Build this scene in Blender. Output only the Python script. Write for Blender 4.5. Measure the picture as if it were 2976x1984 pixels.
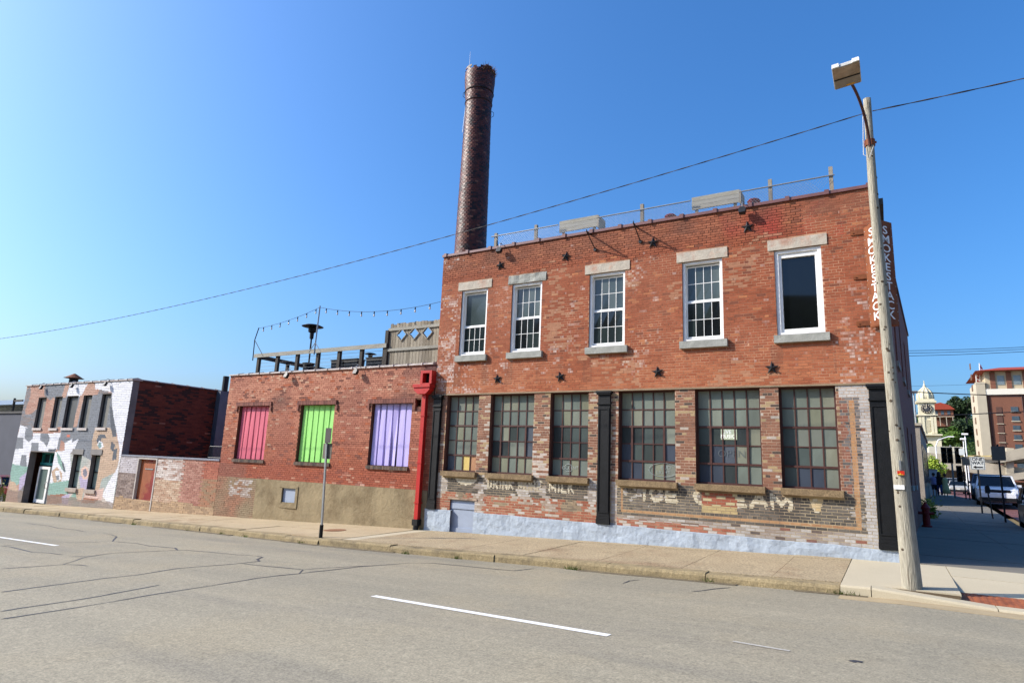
import bpy, math, random
from mathutils import Vector, Matrix, noise
random.seed(7)
R = math.radians
SC = bpy.context.scene
COL = SC.collection
for o in list(bpy.data.objects): bpy.data.objects.remove(o)

# ------------------------------------------------------------------ camera, sky, sun, exposure
PW, PH, FPX = 2976.0, 1984.0, 1821.0
CAM = Vector((0.0, -15.7, 1.6))
YAW, PIT, ROL = R(-31.15), R(11.18), R(2.411)
_f = Vector((math.sin(YAW)*math.cos(PIT), math.cos(YAW)*math.cos(PIT), math.sin(PIT)))
_r0 = Vector((math.cos(YAW), -math.sin(YAW), 0)); _u0 = _r0.cross(_f)
_r = _r0*math.cos(ROL) + _u0*math.sin(ROL); _u = _u0*math.cos(ROL) - _r0*math.sin(ROL)
cd = bpy.data.cameras.new('camera'); cam = bpy.data.objects.new('camera', cd); COL.objects.link(cam)
cd.sensor_fit = 'HORIZONTAL'; cd.sensor_width = 36; cd.lens = 36*FPX/PW; cd.clip_end = 6000; cd.clip_start = .05
cam.matrix_world = Matrix(((_r.x, _u.x, -_f.x, CAM.x), (_r.y, _u.y, -_f.y, CAM.y), (_r.z, _u.z, -_f.z, CAM.z), (0, 0, 0, 1)))
SC.camera = cam
SUN_AZ, SUN_EL = R(29), R(33)        # shadows travel along +x, turned 29 degrees towards +y
L = Vector((math.cos(SUN_AZ)*math.cos(SUN_EL), math.sin(SUN_AZ)*math.cos(SUN_EL), -math.sin(SUN_EL)))
w = bpy.data.worlds.new('World'); SC.world = w; w.use_nodes = True
nt = w.node_tree; sky = nt.nodes.new('ShaderNodeTexSky'); sky.sky_type = 'NISHITA'; sky.sun_disc = False
sky.sun_elevation = SUN_EL; sky.sun_rotation = math.atan2(-L.x, -L.y); sky.altitude = 200
sky.air_density = 1.2; sky.dust_density = 4.0; sky.ozone_density = 10.0
hs = nt.nodes.new('ShaderNodeHueSaturation'); hs.inputs['Saturation'].default_value = 1.12; nt.links.new(sky.outputs[0], hs.inputs['Color']); nt.links.new(hs.outputs[0], nt.nodes['Background'].inputs[0]); nt.nodes['Background'].inputs[1].default_value = 0.15
sd = bpy.data.lights.new('sun', 'SUN'); sd.energy = 3.9; sd.angle = R(.53); sd.color = (1, .925, .81)
so = bpy.data.objects.new('sun', sd); COL.objects.link(so); so.rotation_euler = L.to_track_quat('-Z', 'Y').to_euler(); so.location = (-30, -40, 40)
SC.view_settings.view_transform = 'Standard'; SC.view_settings.look = 'None'; SC.view_settings.exposure = 0.75; SC.view_settings.gamma = 1
SC.render.engine = 'CYCLES'

# ------------------------------------------------------------------ pixel -> place
def ray(u, v): return ((u-PW/2)*_r - (v-PH/2)*_u + FPX*_f)
def at(u, v, y):                      # where the ray through a pixel meets the upright plane at depth y
    d = ray(u, v); return CAM + d*((y-CAM.y)/d.y)
def onplane(u, v, a, b, c):           # z = a + b x + c y
    d = ray(u, v); t = (a+b*CAM.x+c*CAM.y-CAM.z)/(d.z-b*d.x-c*d.y); return CAM + d*t
def s2l(c): c /= 255.0; return c/12.92 if c <= .04045 else ((c+.055)/1.055)**2.4
def C(r, g, b): return (s2l(r), s2l(g), s2l(b))
def lerp(a, b, t): return tuple(x+(y-x)*t for x, y in zip(a, b))
def clamp(x, a=0., b=1.): return a if x < a else b if x > b else x
def nz(x, y, s=1., o=0.): return noise.noise(Vector((x*s+o, y*s-o, o*1.7+.37)))

# ------------------------------------------------------------------ mesh builder
class MB:
    def __init__(s): s.v = []; s.f = []; s.c = []
    def face(s, pts, col=None):
        n = len(s.v); s.v += [tuple(p) for p in pts]; s.f.append(tuple(range(n, n+len(pts)))); s.c.append(col)
    def box(s, x0, x1, y0, y1, z0, z1, col=None, M=None):
        p = [(x0,y0,z0),(x1,y0,z0),(x1,y1,z0),(x0,y1,z0),(x0,y0,z1),(x1,y0,z1),(x1,y1,z1),(x0,y1,z1)]
        if M: p = [tuple(M @ Vector(q)) for q in p]
        s.hexa(p, col); return s
    def hexa(s, p, col=None):
        n = len(s.v); s.v += [tuple(q) for q in p]
        for f in ((0,3,2,1),(4,5,6,7),(0,1,5,4),(1,2,6,5),(2,3,7,6),(3,0,4,7)): s.f.append(tuple(n+i for i in f)); s.c.append(col)
        return s
    def beam(s, a, b, w, h, up=(0,0,1), col=None):
        a, b = Vector(a), Vector(b); d = (b-a).normalized(); u = Vector(up)
        if abs(d.dot(u)) > .99: u = Vector((1,0,0))
        x = d.cross(u).normalized(); z = x.cross(d).normalized(); x *= w/2; z *= h/2
        s.hexa([a-x-z, b-x-z, b+x-z, a+x-z, a-x+z, b-x+z, b+x+z, a+x+z], col); return s
    def prism(s, poly, f0, f1, col=None):   # poly of 2-d points; f0/f1 map a 2-d point to the two ends
        a = [f0(p) for p in poly]; b = [f1(p) for p in poly]; n = len(poly)
        s.face(a[::-1], col); s.face(b, col)
        for i in range(n): s.face([a[i], a[(i+1)%n], b[(i+1)%n], b[i]], col)
        return s
    def tube(s, path, r, n=8, col=None, caps=True):
        path = [Vector(p) for p in path]; m = len(path); rs = r if isinstance(r, (list, tuple)) else [r]*m
        base = len(s.v); ref = None
        for i, p in enumerate(path):
            d = (path[min(i+1, m-1)] - path[max(i-1, 0)]).normalized()
            if ref is None:
                ref = Vector((0,0,1)) if abs(d.z) < .9 else Vector((1,0,0))
            x = d.cross(ref).normalized(); ref = x.cross(d).normalized()
            for k in range(n):
                a = 2*math.pi*k/n; s.v.append(tuple(p + (x*math.cos(a) + ref*math.sin(a))*rs[i]))
        for i in range(m-1):
            for k in range(n):
                k2 = (k+1) % n; s.f.append((base+i*n+k, base+i*n+k2, base+(i+1)*n+k2, base+(i+1)*n+k)); s.c.append(col)
        if caps:
            s.f.append(tuple(base+k for k in range(n))[::-1]); s.c.append(col)
            s.f.append(tuple(base+(m-1)*n+k for k in range(n))); s.c.append(col)
        return s
    def lathe(s, prof, c=(0,0,0), n=16, col=None, M=None):
        base = len(s.v); c = Vector(c)
        for r, z in prof:
            for k in range(n):
                a = 2*math.pi*k/n; p = Vector((r*math.cos(a), r*math.sin(a), z))
                if M: p = M @ p
                s.v.append(tuple(p+c))
        for i in range(len(prof)-1):
            for k in range(n):
                k2 = (k+1) % n; s.f.append((base+i*n+k, base+i*n+k2, base+(i+1)*n+k2, base+(i+1)*n+k)); s.c.append(col)
        s.f.append(tuple(base+k for k in range(n))[::-1]); s.c.append(col)
        m = len(prof)-1; s.f.append(tuple(base+m*n+k for k in range(n))); s.c.append(col)
        return s
    def add(s, o):
        n = len(s.v); s.v += o.v; s.f += [tuple(i+n for i in f) for f in o.f]; s.c += o.c; return s
    def mesh(s, name, mat, smooth=False):
        me = bpy.data.meshes.new(name); me.from_pydata(s.v, [], s.f)
        if any(c is not None for c in s.c):
            at_ = me.attributes.new('Col', 'FLOAT_COLOR', 'FACE'); buf = []
            for c in s.c: buf += [*(c or (.5,.5,.5)), 1.0]
            at_.data.foreach_set('color', buf)
        if smooth: me.polygons.foreach_set('use_smooth', [True]*len(me.polygons))
        if mat: me.materials.append(mat)
        me.update(); return me
    def build(s, name, mat, parent=None, smooth=False, label=None, kind=None):
        o = bpy.data.objects.new(name, s.mesh(name, mat, smooth)); COL.objects.link(o); put(o, parent)
        if label: o['label'] = label
        if kind: o['kind'] = kind
        return o
def put(o, parent):
    if parent is not None:
        o.parent = parent; o.matrix_parent_inverse = worldm(parent).inverted()
def worldm(o):
    m = o.matrix_basis
    return m if o.parent is None else worldm(o.parent) @ o.matrix_parent_inverse @ m
def tag(o, label, cat, group=None):
    o['label'] = label; o['category'] = cat
    if group: o['group'] = group
    return o
def thing(name, label, cat, loc=(0,0,0), group=None):
    o = bpy.data.objects.new(name, None); COL.objects.link(o); o.location = loc; o.empty_display_size = .2
    return tag(o, label, cat, group)
def struct(o): o['kind'] = 'structure'; return o
def dup(root, loc, label, rotz=None, group=None):
    def cp(o, par):
        c = o.copy(); COL.objects.link(c)
        if par is not None: c.parent = par; c.matrix_parent_inverse = o.matrix_parent_inverse.copy()
        for ch in o.children: cp(ch, c)
        return c
    r = cp(root, None); r.location = loc; r['label'] = label
    if rotz is not None: r.rotation_euler = (0, 0, rotz)
    if group: r['group'] = group
    return r
def text_obj(txt, size, mat, M, name='lettering', parent=None, ext=.004, offset=0., align='CENTER', sp=1.0):
    cu = bpy.data.curves.new(name, 'FONT'); cu.body = txt; cu.size = size; cu.extrude = ext; cu.offset = offset
    cu.align_x = align; cu.align_y = 'CENTER'; cu.space_character = sp; cu.resolution_u = 3
    t = bpy.data.objects.new('tmp', cu); COL.objects.link(t)
    dg = bpy.context.evaluated_depsgraph_get(); me = bpy.data.meshes.new_from_object(t.evaluated_get(dg))
    bpy.data.objects.remove(t); me.name = name; me.materials.clear(); me.materials.append(mat)
    me.transform(M); o = bpy.data.objects.new(name, me); COL.objects.link(o); put(o, parent); return o
def frameM(o, x, z):                  # matrix whose X is x, Y is z (up in the text), Z is x cross z
    x = Vector(x).normalized(); z = Vector(z).normalized(); n = x.cross(z); o = Vector(o)
    return Matrix(((x.x, z.x, n.x, o.x), (x.y, z.y, n.y, o.y), (x.z, z.z, n.z, o.z), (0,0,0,1)))

# ------------------------------------------------------------------ materials
def newmat(name):
    m = bpy.data.materials.new(name); m.use_nodes = True; t = m.node_tree; return m, t, t.nodes['Principled BSDF']
def mat(name, col=(.5,.5,.5), rough=.8, var=.18, scale=3., bump=.0, bscale=60., metal=0., spec=.35, attr=False, fine=.0, fscale=150., stretch=None, col2=None, c2t=(.5,.62), c2s=2., rvar=0., bdist=.01):
    m, t, b = newmat(name); N = t.nodes.new; K = t.links.new
    geo = N('ShaderNodeNewGeometry'); pos = geo.outputs['Position']
    if stretch:
        mp = N('ShaderNodeMapping'); mp.inputs['Scale'].default_value = stretch; K(pos, mp.inputs[0]); pos = mp.outputs[0]
    n1 = N('ShaderNodeTexNoise'); n1.inputs['Scale'].default_value = scale; n1.inputs['Detail'].default_value = 6; n1.inputs['Roughness'].default_value = .6; K(pos, n1.inputs['Vector'])
    mr = N('ShaderNodeMapRange'); mr.inputs[1].default_value = .25; mr.inputs[2].default_value = .75; mr.inputs[3].default_value = 1-var; mr.inputs[4].default_value = 1+var; K(n1.outputs[0], mr.inputs[0])
    if attr:
        a = N('ShaderNodeAttribute'); a.attribute_name = 'Col'; src = a.outputs['Color']
    else:
        rg = N('ShaderNodeRGB'); rg.outputs[0].default_value = (*col, 1); src = rg.outputs[0]
    if col2:
        n3 = N('ShaderNodeTexNoise'); n3.inputs['Scale'].default_value = c2s; n3.inputs['Detail'].default_value = 8; n3.inputs['Roughness'].default_value = .65; K(pos, n3.inputs['Vector'])
        m2 = N('ShaderNodeMapRange'); m2.inputs[1].default_value = c2t[0]; m2.inputs[2].default_value = c2t[1]; K(n3.outputs[0], m2.inputs[0])
        mx = N('ShaderNodeMix'); mx.data_type = 'RGBA'; K(m2.outputs[0], mx.inputs[0]); K(src, mx.inputs[6]); mx.inputs[7].default_value = (*col2, 1); src = mx.outputs[2]
    fac = mr.outputs[0]
    if fine:
        n2 = N('ShaderNodeTexNoise'); n2.inputs['Scale'].default_value = fscale; n2.inputs['Detail'].default_value = 3; K(pos, n2.inputs['Vector'])
        r2 = N('ShaderNodeMapRange'); r2.inputs[1].default_value = .3; r2.inputs[2].default_value = .7; r2.inputs[3].default_value = 1-fine; r2.inputs[4].default_value = 1+fine; K(n2.outputs[0], r2.inputs[0])
        mu = N('ShaderNodeMath'); mu.operation = 'MULTIPLY'; K(fac, mu.inputs[0]); K(r2.outputs[0], mu.inputs[1]); fac = mu.outputs[0]
    vm = N('ShaderNodeVectorMath'); vm.operation = 'SCALE'; K(src, vm.inputs[0]); K(fac, vm.inputs['Scale']); K(vm.outputs[0], b.inputs['Base Color'])
    b.inputs['Roughness'].default_value = rough; b.inputs['Metallic'].default_value = metal; b.inputs['Specular IOR Level'].default_value = spec
    if rvar:
        rr = N('ShaderNodeMapRange'); rr.inputs[3].default_value = rough-rvar; rr.inputs[4].default_value = rough+rvar; K(n1.outputs[0], rr.inputs[0]); K(rr.outputs[0], b.inputs['Roughness'])
    if bump:
        nb = N('ShaderNodeTexNoise'); nb.inputs['Scale'].default_value = bscale; nb.inputs['Detail'].default_value = 5; K(pos, nb.inputs['Vector'])
        bp = N('ShaderNodeBump'); bp.inputs['Strength'].default_value = bump; bp.inputs['Distance'].default_value = bdist; K(nb.outputs[0], bp.inputs['Height']); K(bp.outputs[0], b.inputs['Normal'])
    return m
def brickmat(name, c1, c2, mort, scale=1., rough=.85):      # for walls too far or too oblique to pick the bricks apart
    m, t, b = newmat(name); N = t.nodes.new; K = t.links.new
    geo = N('ShaderNodeNewGeometry'); sx = N('ShaderNodeSeparateXYZ'); K(geo.outputs['Position'], sx.inputs[0])
    ad = N('ShaderNodeMath'); ad.operation = 'ADD'; K(sx.outputs[0], ad.inputs[0]); K(sx.outputs[1], ad.inputs[1])
    cb = N('ShaderNodeCombineXYZ'); K(ad.outputs[0], cb.inputs[0]); K(sx.outputs[2], cb.inputs[1])
    br = N('ShaderNodeTexBrick'); K(cb.outputs[0], br.inputs['Vector']); br.inputs['Color1'].default_value = (*c1,1); br.inputs['Color2'].default_value = (*c2,1); br.inputs['Mortar'].default_value = (*mort,1)
    br.inputs['Scale'].default_value = scale; br.inputs['Brick Width'].default_value = .213; br.inputs['Row Height'].default_value = .068; br.inputs['Mortar Size'].default_value = .006
    K(br.outputs[0], b.inputs['Base Color']); b.inputs['Roughness'].default_value = rough
    bp = N('ShaderNodeBump'); bp.inputs['Strength'].default_value = .4; bp.inputs['Distance'].default_value = .01; bp.invert = True; K(br.outputs['Fac'], bp.inputs['Height']); K(bp.outputs[0], b.inputs['Normal'])
    return m
MAT = {}
MAT['brick'] = mat('old_brick', attr=True, rough=.88, var=.16, scale=9, bump=.5, bscale=55, fine=.16, fscale=70)
MAT['glazed'] = mat('glazed_brick', attr=True, rough=.5, var=.22, scale=7, bump=.2, bscale=22, spec=.34, rvar=.1)
MAT['mortar'] = mat('lime_mortar', C(172,150,128), .95, .25, 2.5, bump=.5, bscale=70, col2=C(92,70,58), c2t=(.5,.66), c2s=1.1, fine=.15)
MAT['mortar_attr'] = mat('pointed_mortar', attr=True, rough=.95, var=.22, scale=6, bump=.5, bscale=70, fine=.15)
MAT['mortar_dark'] = mat('dark_mortar', C(100,66,52), .95, .25, 2., bump=.4, bscale=70)
MAT['mortar_grey'] = mat('painted_mortar', C(120,112,108), .95, .25, 2., bump=.4, bscale=70)
MAT['stone'] = mat('limestone', C(178,168,152), .85, .12, 5, bump=.7, bscale=18, col2=C(176,128,106), c2t=(.5,.75), c2s=2.4, fine=.12, fscale=60)
MAT['stone_sill'] = mat('grey_stone_sill', C(150,150,142), .85, .15, 6, bump=.5, bscale=25, fine=.12, fscale=60)
MAT['agg_sill'] = mat('aggregate_sill', C(128,108,80), .9, .18, 6, bump=.8, bscale=45, fine=.3, fscale=45)
MAT['white'] = mat('white_paint', C(236,234,230), .5, .05, 4, bump=.15, bscale=30, col2=C(200,196,188), c2t=(.6,.8), c2s=3)
MAT['steel_brown'] = mat('brown_window_steel', C(74,44,38), .6, .25, 8, bump=.2)
MAT['black_iron'] = mat('black_cast_iron', C(15,16,18), .55, .3, 6, bump=.3, bscale=30, spec=.3, rvar=.12)
MAT['blue_paint'] = mat('pale_blue_masonry_paint', C(162,172,182), .8, .08, 3, bump=1., bscale=7, bdist=.03, fine=.05, col2=C(134,140,148), c2t=(.62,.72), c2s=3)
MAT['blue_door'] = mat('pale_blue_board', C(150,160,176), .65, .08, 3, bump=.2, bscale=20)
MAT['coping'] = mat('brown_metal_coping', C(112,74,72), .5, .2, 5, spec=.5)
MAT['coping_tile'] = mat('clay_coping_tile', C(184,172,164), .45, .3, 6, bump=.2, spec=.5)
for _i, _c in enumerate(((140,130,114),(124,114,98),(150,140,122))): MAT['wood%d' % _i] = mat('weathered_board_%d' % _i, C(*_c), .85, .28, 2, bump=.6, bscale=12, stretch=(6,6,.8), fine=.25, fscale=20)
MAT['wood'] = mat('weathered_wood', C(146,136,120), .85, .25, 2, bump=.6, bscale=12, stretch=(6,6,.8), fine=.25, fscale=20)
MAT['wood_h'] = mat('weathered_wood_rail', C(148,144,132), .85, .22, 2, bump=.6, bscale=12, stretch=(.8,6,6), fine=.22, fscale=20)
MAT['wood_dark'] = mat('dark_wood', C(62,56,50), .85, .3, 3, bump=.5, stretch=(5,5,1))
MAT['pole'] = mat('weathered_pole', C(152,146,130), .9, .25, 2.2, bump=.9, bscale=9, bdist=.02, stretch=(9,9,.5), fine=.3, fscale=16, col2=C(96,84,68), c2t=(.56,.7), c2s=2.4)
MAT['galv'] = mat('galvanised_steel', C(150,152,152), .45, .15, 8, metal=.6)
MAT['dark_metal'] = mat('dark_metal', C(40,40,42), .5, .2, 8, metal=.3)
MAT['sign_back'] = mat('sign_back_metal', C(112,104,92), .55, .15, 6, metal=.3)
MAT['red_paint'] = mat('red_metal_paint', C(176,30,25), .5, .12, 3, bump=.15, spec=.4, col2=C(120,34,24), c2t=(.58,.72), c2s=3)
MAT['corten'] = mat('rusty_steel', C(122,68,36), .75, .25, 5, bump=.3, bscale=40, col2=C(96,46,26), c2t=(.5,.7), c2s=4)
MAT['stucco'] = mat('stained_stucco', C(142,127,98), .95, .2, 1.6, bump=.9, bscale=12, bdist=.02, col2=C(112,96,70), c2t=(.46,.66), c2s=.9, fine=.14)
MAT['concrete'] = mat('concrete', C(186,176,154), .9, .1, 1.2, bump=.3, bscale=50, fine=.08)
MAT['flat_roof'] = mat('roof_felt', C(80,78,76), .9, .2, 2)
MAT['cable'] = mat('black_cable', C(22,22,26), .6, .1)
MAT['rope'] = mat('worn_grey_cable', C(72,68,70), .7, .2)

# ------------------------------------------------------------------ ground levels
def rise(y): return clamp((y-18)*.045, 0, .68)
def gz(x, y): return .034*min(x, 0) + rise(y)*clamp((x+3)/3)
def kerb_y(x):
    P = [(-90,-2.0),(-36,-2.2),(-29,-2.3),(-18.5,-3.05),(-12,-3.68),(0,-3.72),(60,-3.72)]
    for (a, ya), (b, yb) in zip(P, P[1:]):
        if x <= b: return ya+(yb-ya)*clamp((x-a)/(b-a))
    return P[-1][1]
def sw(x, y): return gz(x, y) + .012*min(y, 0)
def rd(x, y):
    k = -3.7; d = k-y
    return gz(x, 0) - .19 + (.016*d if d < 6 else .096-.016*(d-6))

# ================================================================== THE SETTING
def sheet(name, xs, ys, zf, m, smooth=False):
    b = MB(); n = len(ys)
    for x in xs:
        for y in ys: b.v.append((x, y, zf(x, y)))
    for i in range(len(xs)-1):
        for j in range(n-1): b.f.append((i*n+j, (i+1)*n+j, (i+1)*n+j+1, i*n+j+1)); b.c.append(None)
    return struct(b.build(name, m, None, smooth))
m_ground = mat('gravelly_ground', C(128,118,98), .95, .2, .6, bump=.5, fine=.2, fscale=20, col2=C(86,92,56), c2t=(.5,.65), c2s=.25)
m_road_old = None and mat('bleached_asphalt', C(139,130,114), .92, .10, .45, bump=.55, bscale=95, bdist=.006, fine=.30, fscale=62, col2=C(127,120,108), c2t=(.48,.62), c2s=.22)
def roadmat():
    m, t, b = newmat('bleached_asphalt'); N = t.nodes.new; K = t.links.new; geo = N('ShaderNodeNewGeometry'); pos = geo.outputs['Position']
    def nse(sc, stretch=None, det=5, rg=.6):
        p = pos
        if stretch: mp = N('ShaderNodeMapping'); mp.inputs['Scale'].default_value = stretch; K(pos, mp.inputs[0]); p = mp.outputs[0]
        n = N('ShaderNodeTexNoise'); n.inputs['Scale'].default_value = sc; n.inputs['Detail'].default_value = det; n.inputs['Roughness'].default_value = rg; K(p, n.inputs['Vector']); return n.outputs[0]
    def rng(src, a, b_, lo, hi): r = N('ShaderNodeMapRange'); r.inputs[1].default_value = a; r.inputs[2].default_value = b_; r.inputs[3].default_value = lo; r.inputs[4].default_value = hi; K(src, r.inputs[0]); return r.outputs[0]
    def mul(a, b_): q = N('ShaderNodeMath'); q.operation = 'MULTIPLY'; K(a, q.inputs[0]); K(b_, q.inputs[1]); return q.outputs[0]
    def mix(f, a, b_): x = N('ShaderNodeMix'); x.data_type = 'RGBA'; K(f, x.inputs[0]); (K(a, x.inputs[6]) if not isinstance(a, tuple) else setattr(x.inputs[6], 'default_value', (*a, 1))); x.inputs[7].default_value = (*b_, 1); return x.outputs[2]
    bands = rng(nse(1., (.035,.55,1.)), .38, .62, 0, 1); c = mix(bands, C(132,125,107), C(147,138,117))
    patch = rng(nse(.5), .5, .66, 0, .65); c = mix(patch, c, C(149,138,114)); stain = rng(nse(1., (.10,.7,1.), 7), .58, .74, 0, .55); c = mix(stain, c, C(112,107,97))
    sp1 = rng(nse(42, None, 2), .32, .68, .76, 1.24); sp2 = rng(nse(13, None, 3), .3, .7, .88, 1.12); f = mul(sp1, sp2); f = mul(f, rng(nse(130, None, 1), .3, .7, .88, 1.12))
    v = N('ShaderNodeVectorMath'); v.operation = 'SCALE'; K(c, v.inputs[0]); K(f, v.inputs['Scale']); K(v.outputs[0], b.inputs['Base Color']); b.inputs['Roughness'].default_value = .9; b.inputs['Specular IOR Level'].default_value = .3
    bp = N('ShaderNodeBump'); bp.inputs['Strength'].default_value = .6; bp.inputs['Distance'].default_value = .006; K(nse(60, None, 3), bp.inputs['Height']); K(bp.outputs[0], b.inputs['Normal']); return m
m_road = roadmat()
xs = [-900,-500,-300,-200,-150]+[-120+6*i for i in range(41)]+[150,200,300,500,900]
ys = [-900,-500,-300,-200,-100]+[-60+6*i for i in range(41)]+[200,300,500,900]
def zg(x, y):
    z = .034*clamp(x, -90, 0)*1.0 + rise(y)*clamp((x+3)/3) - .62
    return z
sheet('ground', xs, ys, zg, m_ground)
sheet('road', [-160+4*i for i in range(60)], [-27,-21,-15,-12,-9.7,-7,-5,-3.7,-1.5], rd, m_road)
# side street of red brick pavers on the right, seen far off
m_pave = brickmat('red_paver_street', C(122,72,64), C(104,60,56), C(84,62,56)); 
sheet('side_street', [4.9+2*i for i in range(8)], [-1.4+3*i for i in range(40)], lambda x, y: gz(x, y)-.125, m_pave)
sheet('alley', [-14+3*i for i in range(5)]+[.9], [18.2,20,22,24,26.2], lambda x, y: gz(x, y)-.03, m_pave)

# sidewalk: separate slabs with real joints
m_agg = mat('exposed_aggregate', C(156,139,110), .92, .12, 1.3, bump=.8, bscale=60, bdist=.008, fine=.42, fscale=30, col2=C(122,96,70), c2t=(.52,.74), c2s=.7)
m_tan = mat('tan_concrete', C(168,150,119), .92, .10, 1.1, bump=.5, bscale=40, fine=.16, fscale=40, col2=C(146,123,92), c2t=(.55,.7), c2s=.8)
m_new = mat('pale_new_concrete', C(180,168,142), .9, .05, .8, bump=.25, bscale=50, fine=.06, fscale=60)
m_kerb = mat('worn_kerb', C(140,124,92), .92, .2, 3, bump=.9, bscale=14, bdist=.02, fine=.2, fscale=40, col2=C(104,92,70), c2t=(.5,.66), c2s=2)
bed = MB()
x = -88.
while x < .78:
    x2 = min(x+4, .78); k1, k2 = kerb_y(x)+.26, kerb_y(x2)+.26
    bed.hexa([(x,k1,sw(x,k1)-.5),(x2,k2,sw(x2,k2)-.5),(x2,.02,sw(x2,0)-.5),(x,.02,sw(x,0)-.5),(x,k1,sw(x,k1)-.03),(x2,k2,sw(x2,k2)-.03),(x2,.02,sw(x2,0)-.03),(x,.02,sw(x,0)-.03)]); x = x2
swk = struct(bed.build('sidewalk', mat('joint_dirt', C(92,78,60), .95)))
def slab(x0, x1, y0, y1, m, zf=sw, drop=0., th=.14, name='slab', par=None, skew=0., jit=.006):
    g = .006; dz = random.uniform(-jit, jit); P = [(x0+g+skew, y0+g), (x1-g+skew, y0+g), (x1-g, y1-g), (x0+g, y1-g)]
    b = MB(); p = [(x, y, zf(x, y)-th) for x, y in P] + [(x, y, zf(x, y)+dz-drop) for x, y in P]
    b.hexa(p); return b.build(name, m, par if par is not None else swk)
edges = [-12.05,-10.3,-8.6,-6.95,-5.25,-3.54,-1.92,-.84]
for a, b in zip(edges, edges[1:]):
    slab(a, b, kerb_y(a)+.28, -.42, m_agg); slab(a, b, -.42, 0., m_agg)
slab(-12.5, -12.05, kerb_y(-12)+.28, 0., m_new, skew=.75*0)       # pale drain strip under the downspout
a = -12.5
while a > -62:
    wd = random.uniform(1.8, 2.7); b = a-wd; m = m_tan
    ym = kerb_y(a)*.48
    slab(b, a, kerb_y((a+b)/2)+.28, ym, m, jit=.012); slab(b, a, ym, 0., m, jit=.008); a = b
# pale corner pavement and ramp on the right
for a, b in [(-.84,.8),(.8,2.5),(2.5,4.4)]:
    slab(a, b, -1.4, .0, m_new); 
    if a < .5: slab(a, b, -3.44, -1.4, m_new)
ramp = lambda x, y: sw(x, y) - .11*clamp((-1.5-y)/1.9)
slab(.8, 4.4, -3.44, -1.4, m_new, zf=ramp)
m_side = mat('old_side_pavement', C(116,110,99), .9, .12, .8, bump=.4, fine=.12)  # side slabs coloured darker to deepen the building's shade on them
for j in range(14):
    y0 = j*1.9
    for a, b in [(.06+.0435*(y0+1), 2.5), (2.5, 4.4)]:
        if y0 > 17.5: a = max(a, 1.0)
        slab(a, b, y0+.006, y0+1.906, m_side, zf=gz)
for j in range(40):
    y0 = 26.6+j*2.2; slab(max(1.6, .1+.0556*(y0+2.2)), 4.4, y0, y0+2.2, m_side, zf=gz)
# tactile warning plate
tp = MB(); m_tac = mat('rusty_tactile_plate', C(150,86,52), .75, .2, 6, bump=.3, col2=C(112,60,38), c2t=(.5,.65), c2s=5)
tp.hexa([(x, y, ramp(x, y)-.03) for x, y in ((.66,-3.45),(3.6,-3.45),(3.6,-2.78),(.66,-2.78))] + [(x, y, ramp(x, y)+.006) for x, y in ((.66,-3.45),(3.6,-3.45),(3.6,-2.78),(.66,-2.78))])
tpo = tag(tp.build('tactile_plate', m_tac), 'rust brown ribbed warning plate set in the corner ramp', 'tactile plate')
for i in range(30):
    xx = .70+i*.097; b = MB(); p = [(xx,-3.43),(xx+.05,-3.43),(xx+.05,-2.80),(xx,-2.80)]
    b.hexa([(x, y, ramp(x, y)+.004) for x, y in p]+[(x, y, ramp(x, y)+.013) for x, y in p]); b.build('rib', m_tac, tpo)
# kerb stones
krb = struct(bpy.data.objects.new('kerb', None)); COL.objects.link(krb); krb.location = (0, -3.6, -.1)
a = 4.4
while a > -88:
    new = a > -.8; wd = 1.6 if new else random.uniform(1.1, 2.6); b = max(a-wd, -88) if not (a > -.84 and a-wd < -.84) else -.84
    y1a, y1b = kerb_y(a)+.27, kerb_y(b)+.27; y0a, y0b = y1a-.30, y1b-.30; dz = 0 if new else random.uniform(-.02, .012)
    dy = 0 if new else random.uniform(-.025, .02); low = .105 if a > .9 else 0; lowb = .105 if b > .7 else 0
    t = lambda x, y, l: sw(x, y)+dz-l+.002; q = MB(); g = .006
    zb = lambda x: rd(x, -3.8)-.25
    xa, xb = a-g, b+g; tmp = random.random()
    rb = .03 if new else random.uniform(.03, .06)
    sec = lambda x, y0, y1, l: [(x, y1, zb(x)), (x, y0+dy-.03, zb(x)), (x, y0+dy, t(x, y0, l)-rb), (x, y0+dy+rb*.5, t(x, y0, l)-rb*.25), (x, y0+dy+rb, t(x, y0, l)), (x, y1, t(x, y1, l))]
    A, B = sec(xa, y0a, y1a, low), sec(xb, y0b, y1b, lowb); n = len(A)
    q.face(A[::-1]); q.face(B)
    for i in range(n): q.face([A[i], A[(i+1)%n], B[(i+1)%n], B[i]])
    q.build('kerb_stone', m_new if new else m_kerb, krb); a = b
gp = MB(); gx = [-.84,0,.8,1.6,3,4.4,7]
for a, b in zip(gx, gx[1:]): gp.hexa([(x, y, rd(x, y)-.05) for x, y in ((a,-4.2),(b,-4.2),(b,-3.75),(a,-3.75))]+[(x, y, rd(x, y)+.006) for x, y in ((a,-4.2),(b,-4.2),(b,-3.75),(a,-3.75))])
struct(gp.build('gutter', mat('dusty_gutter', C(160,142,110), .92, .12, 2, bump=.4, fine=.15)))
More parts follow.
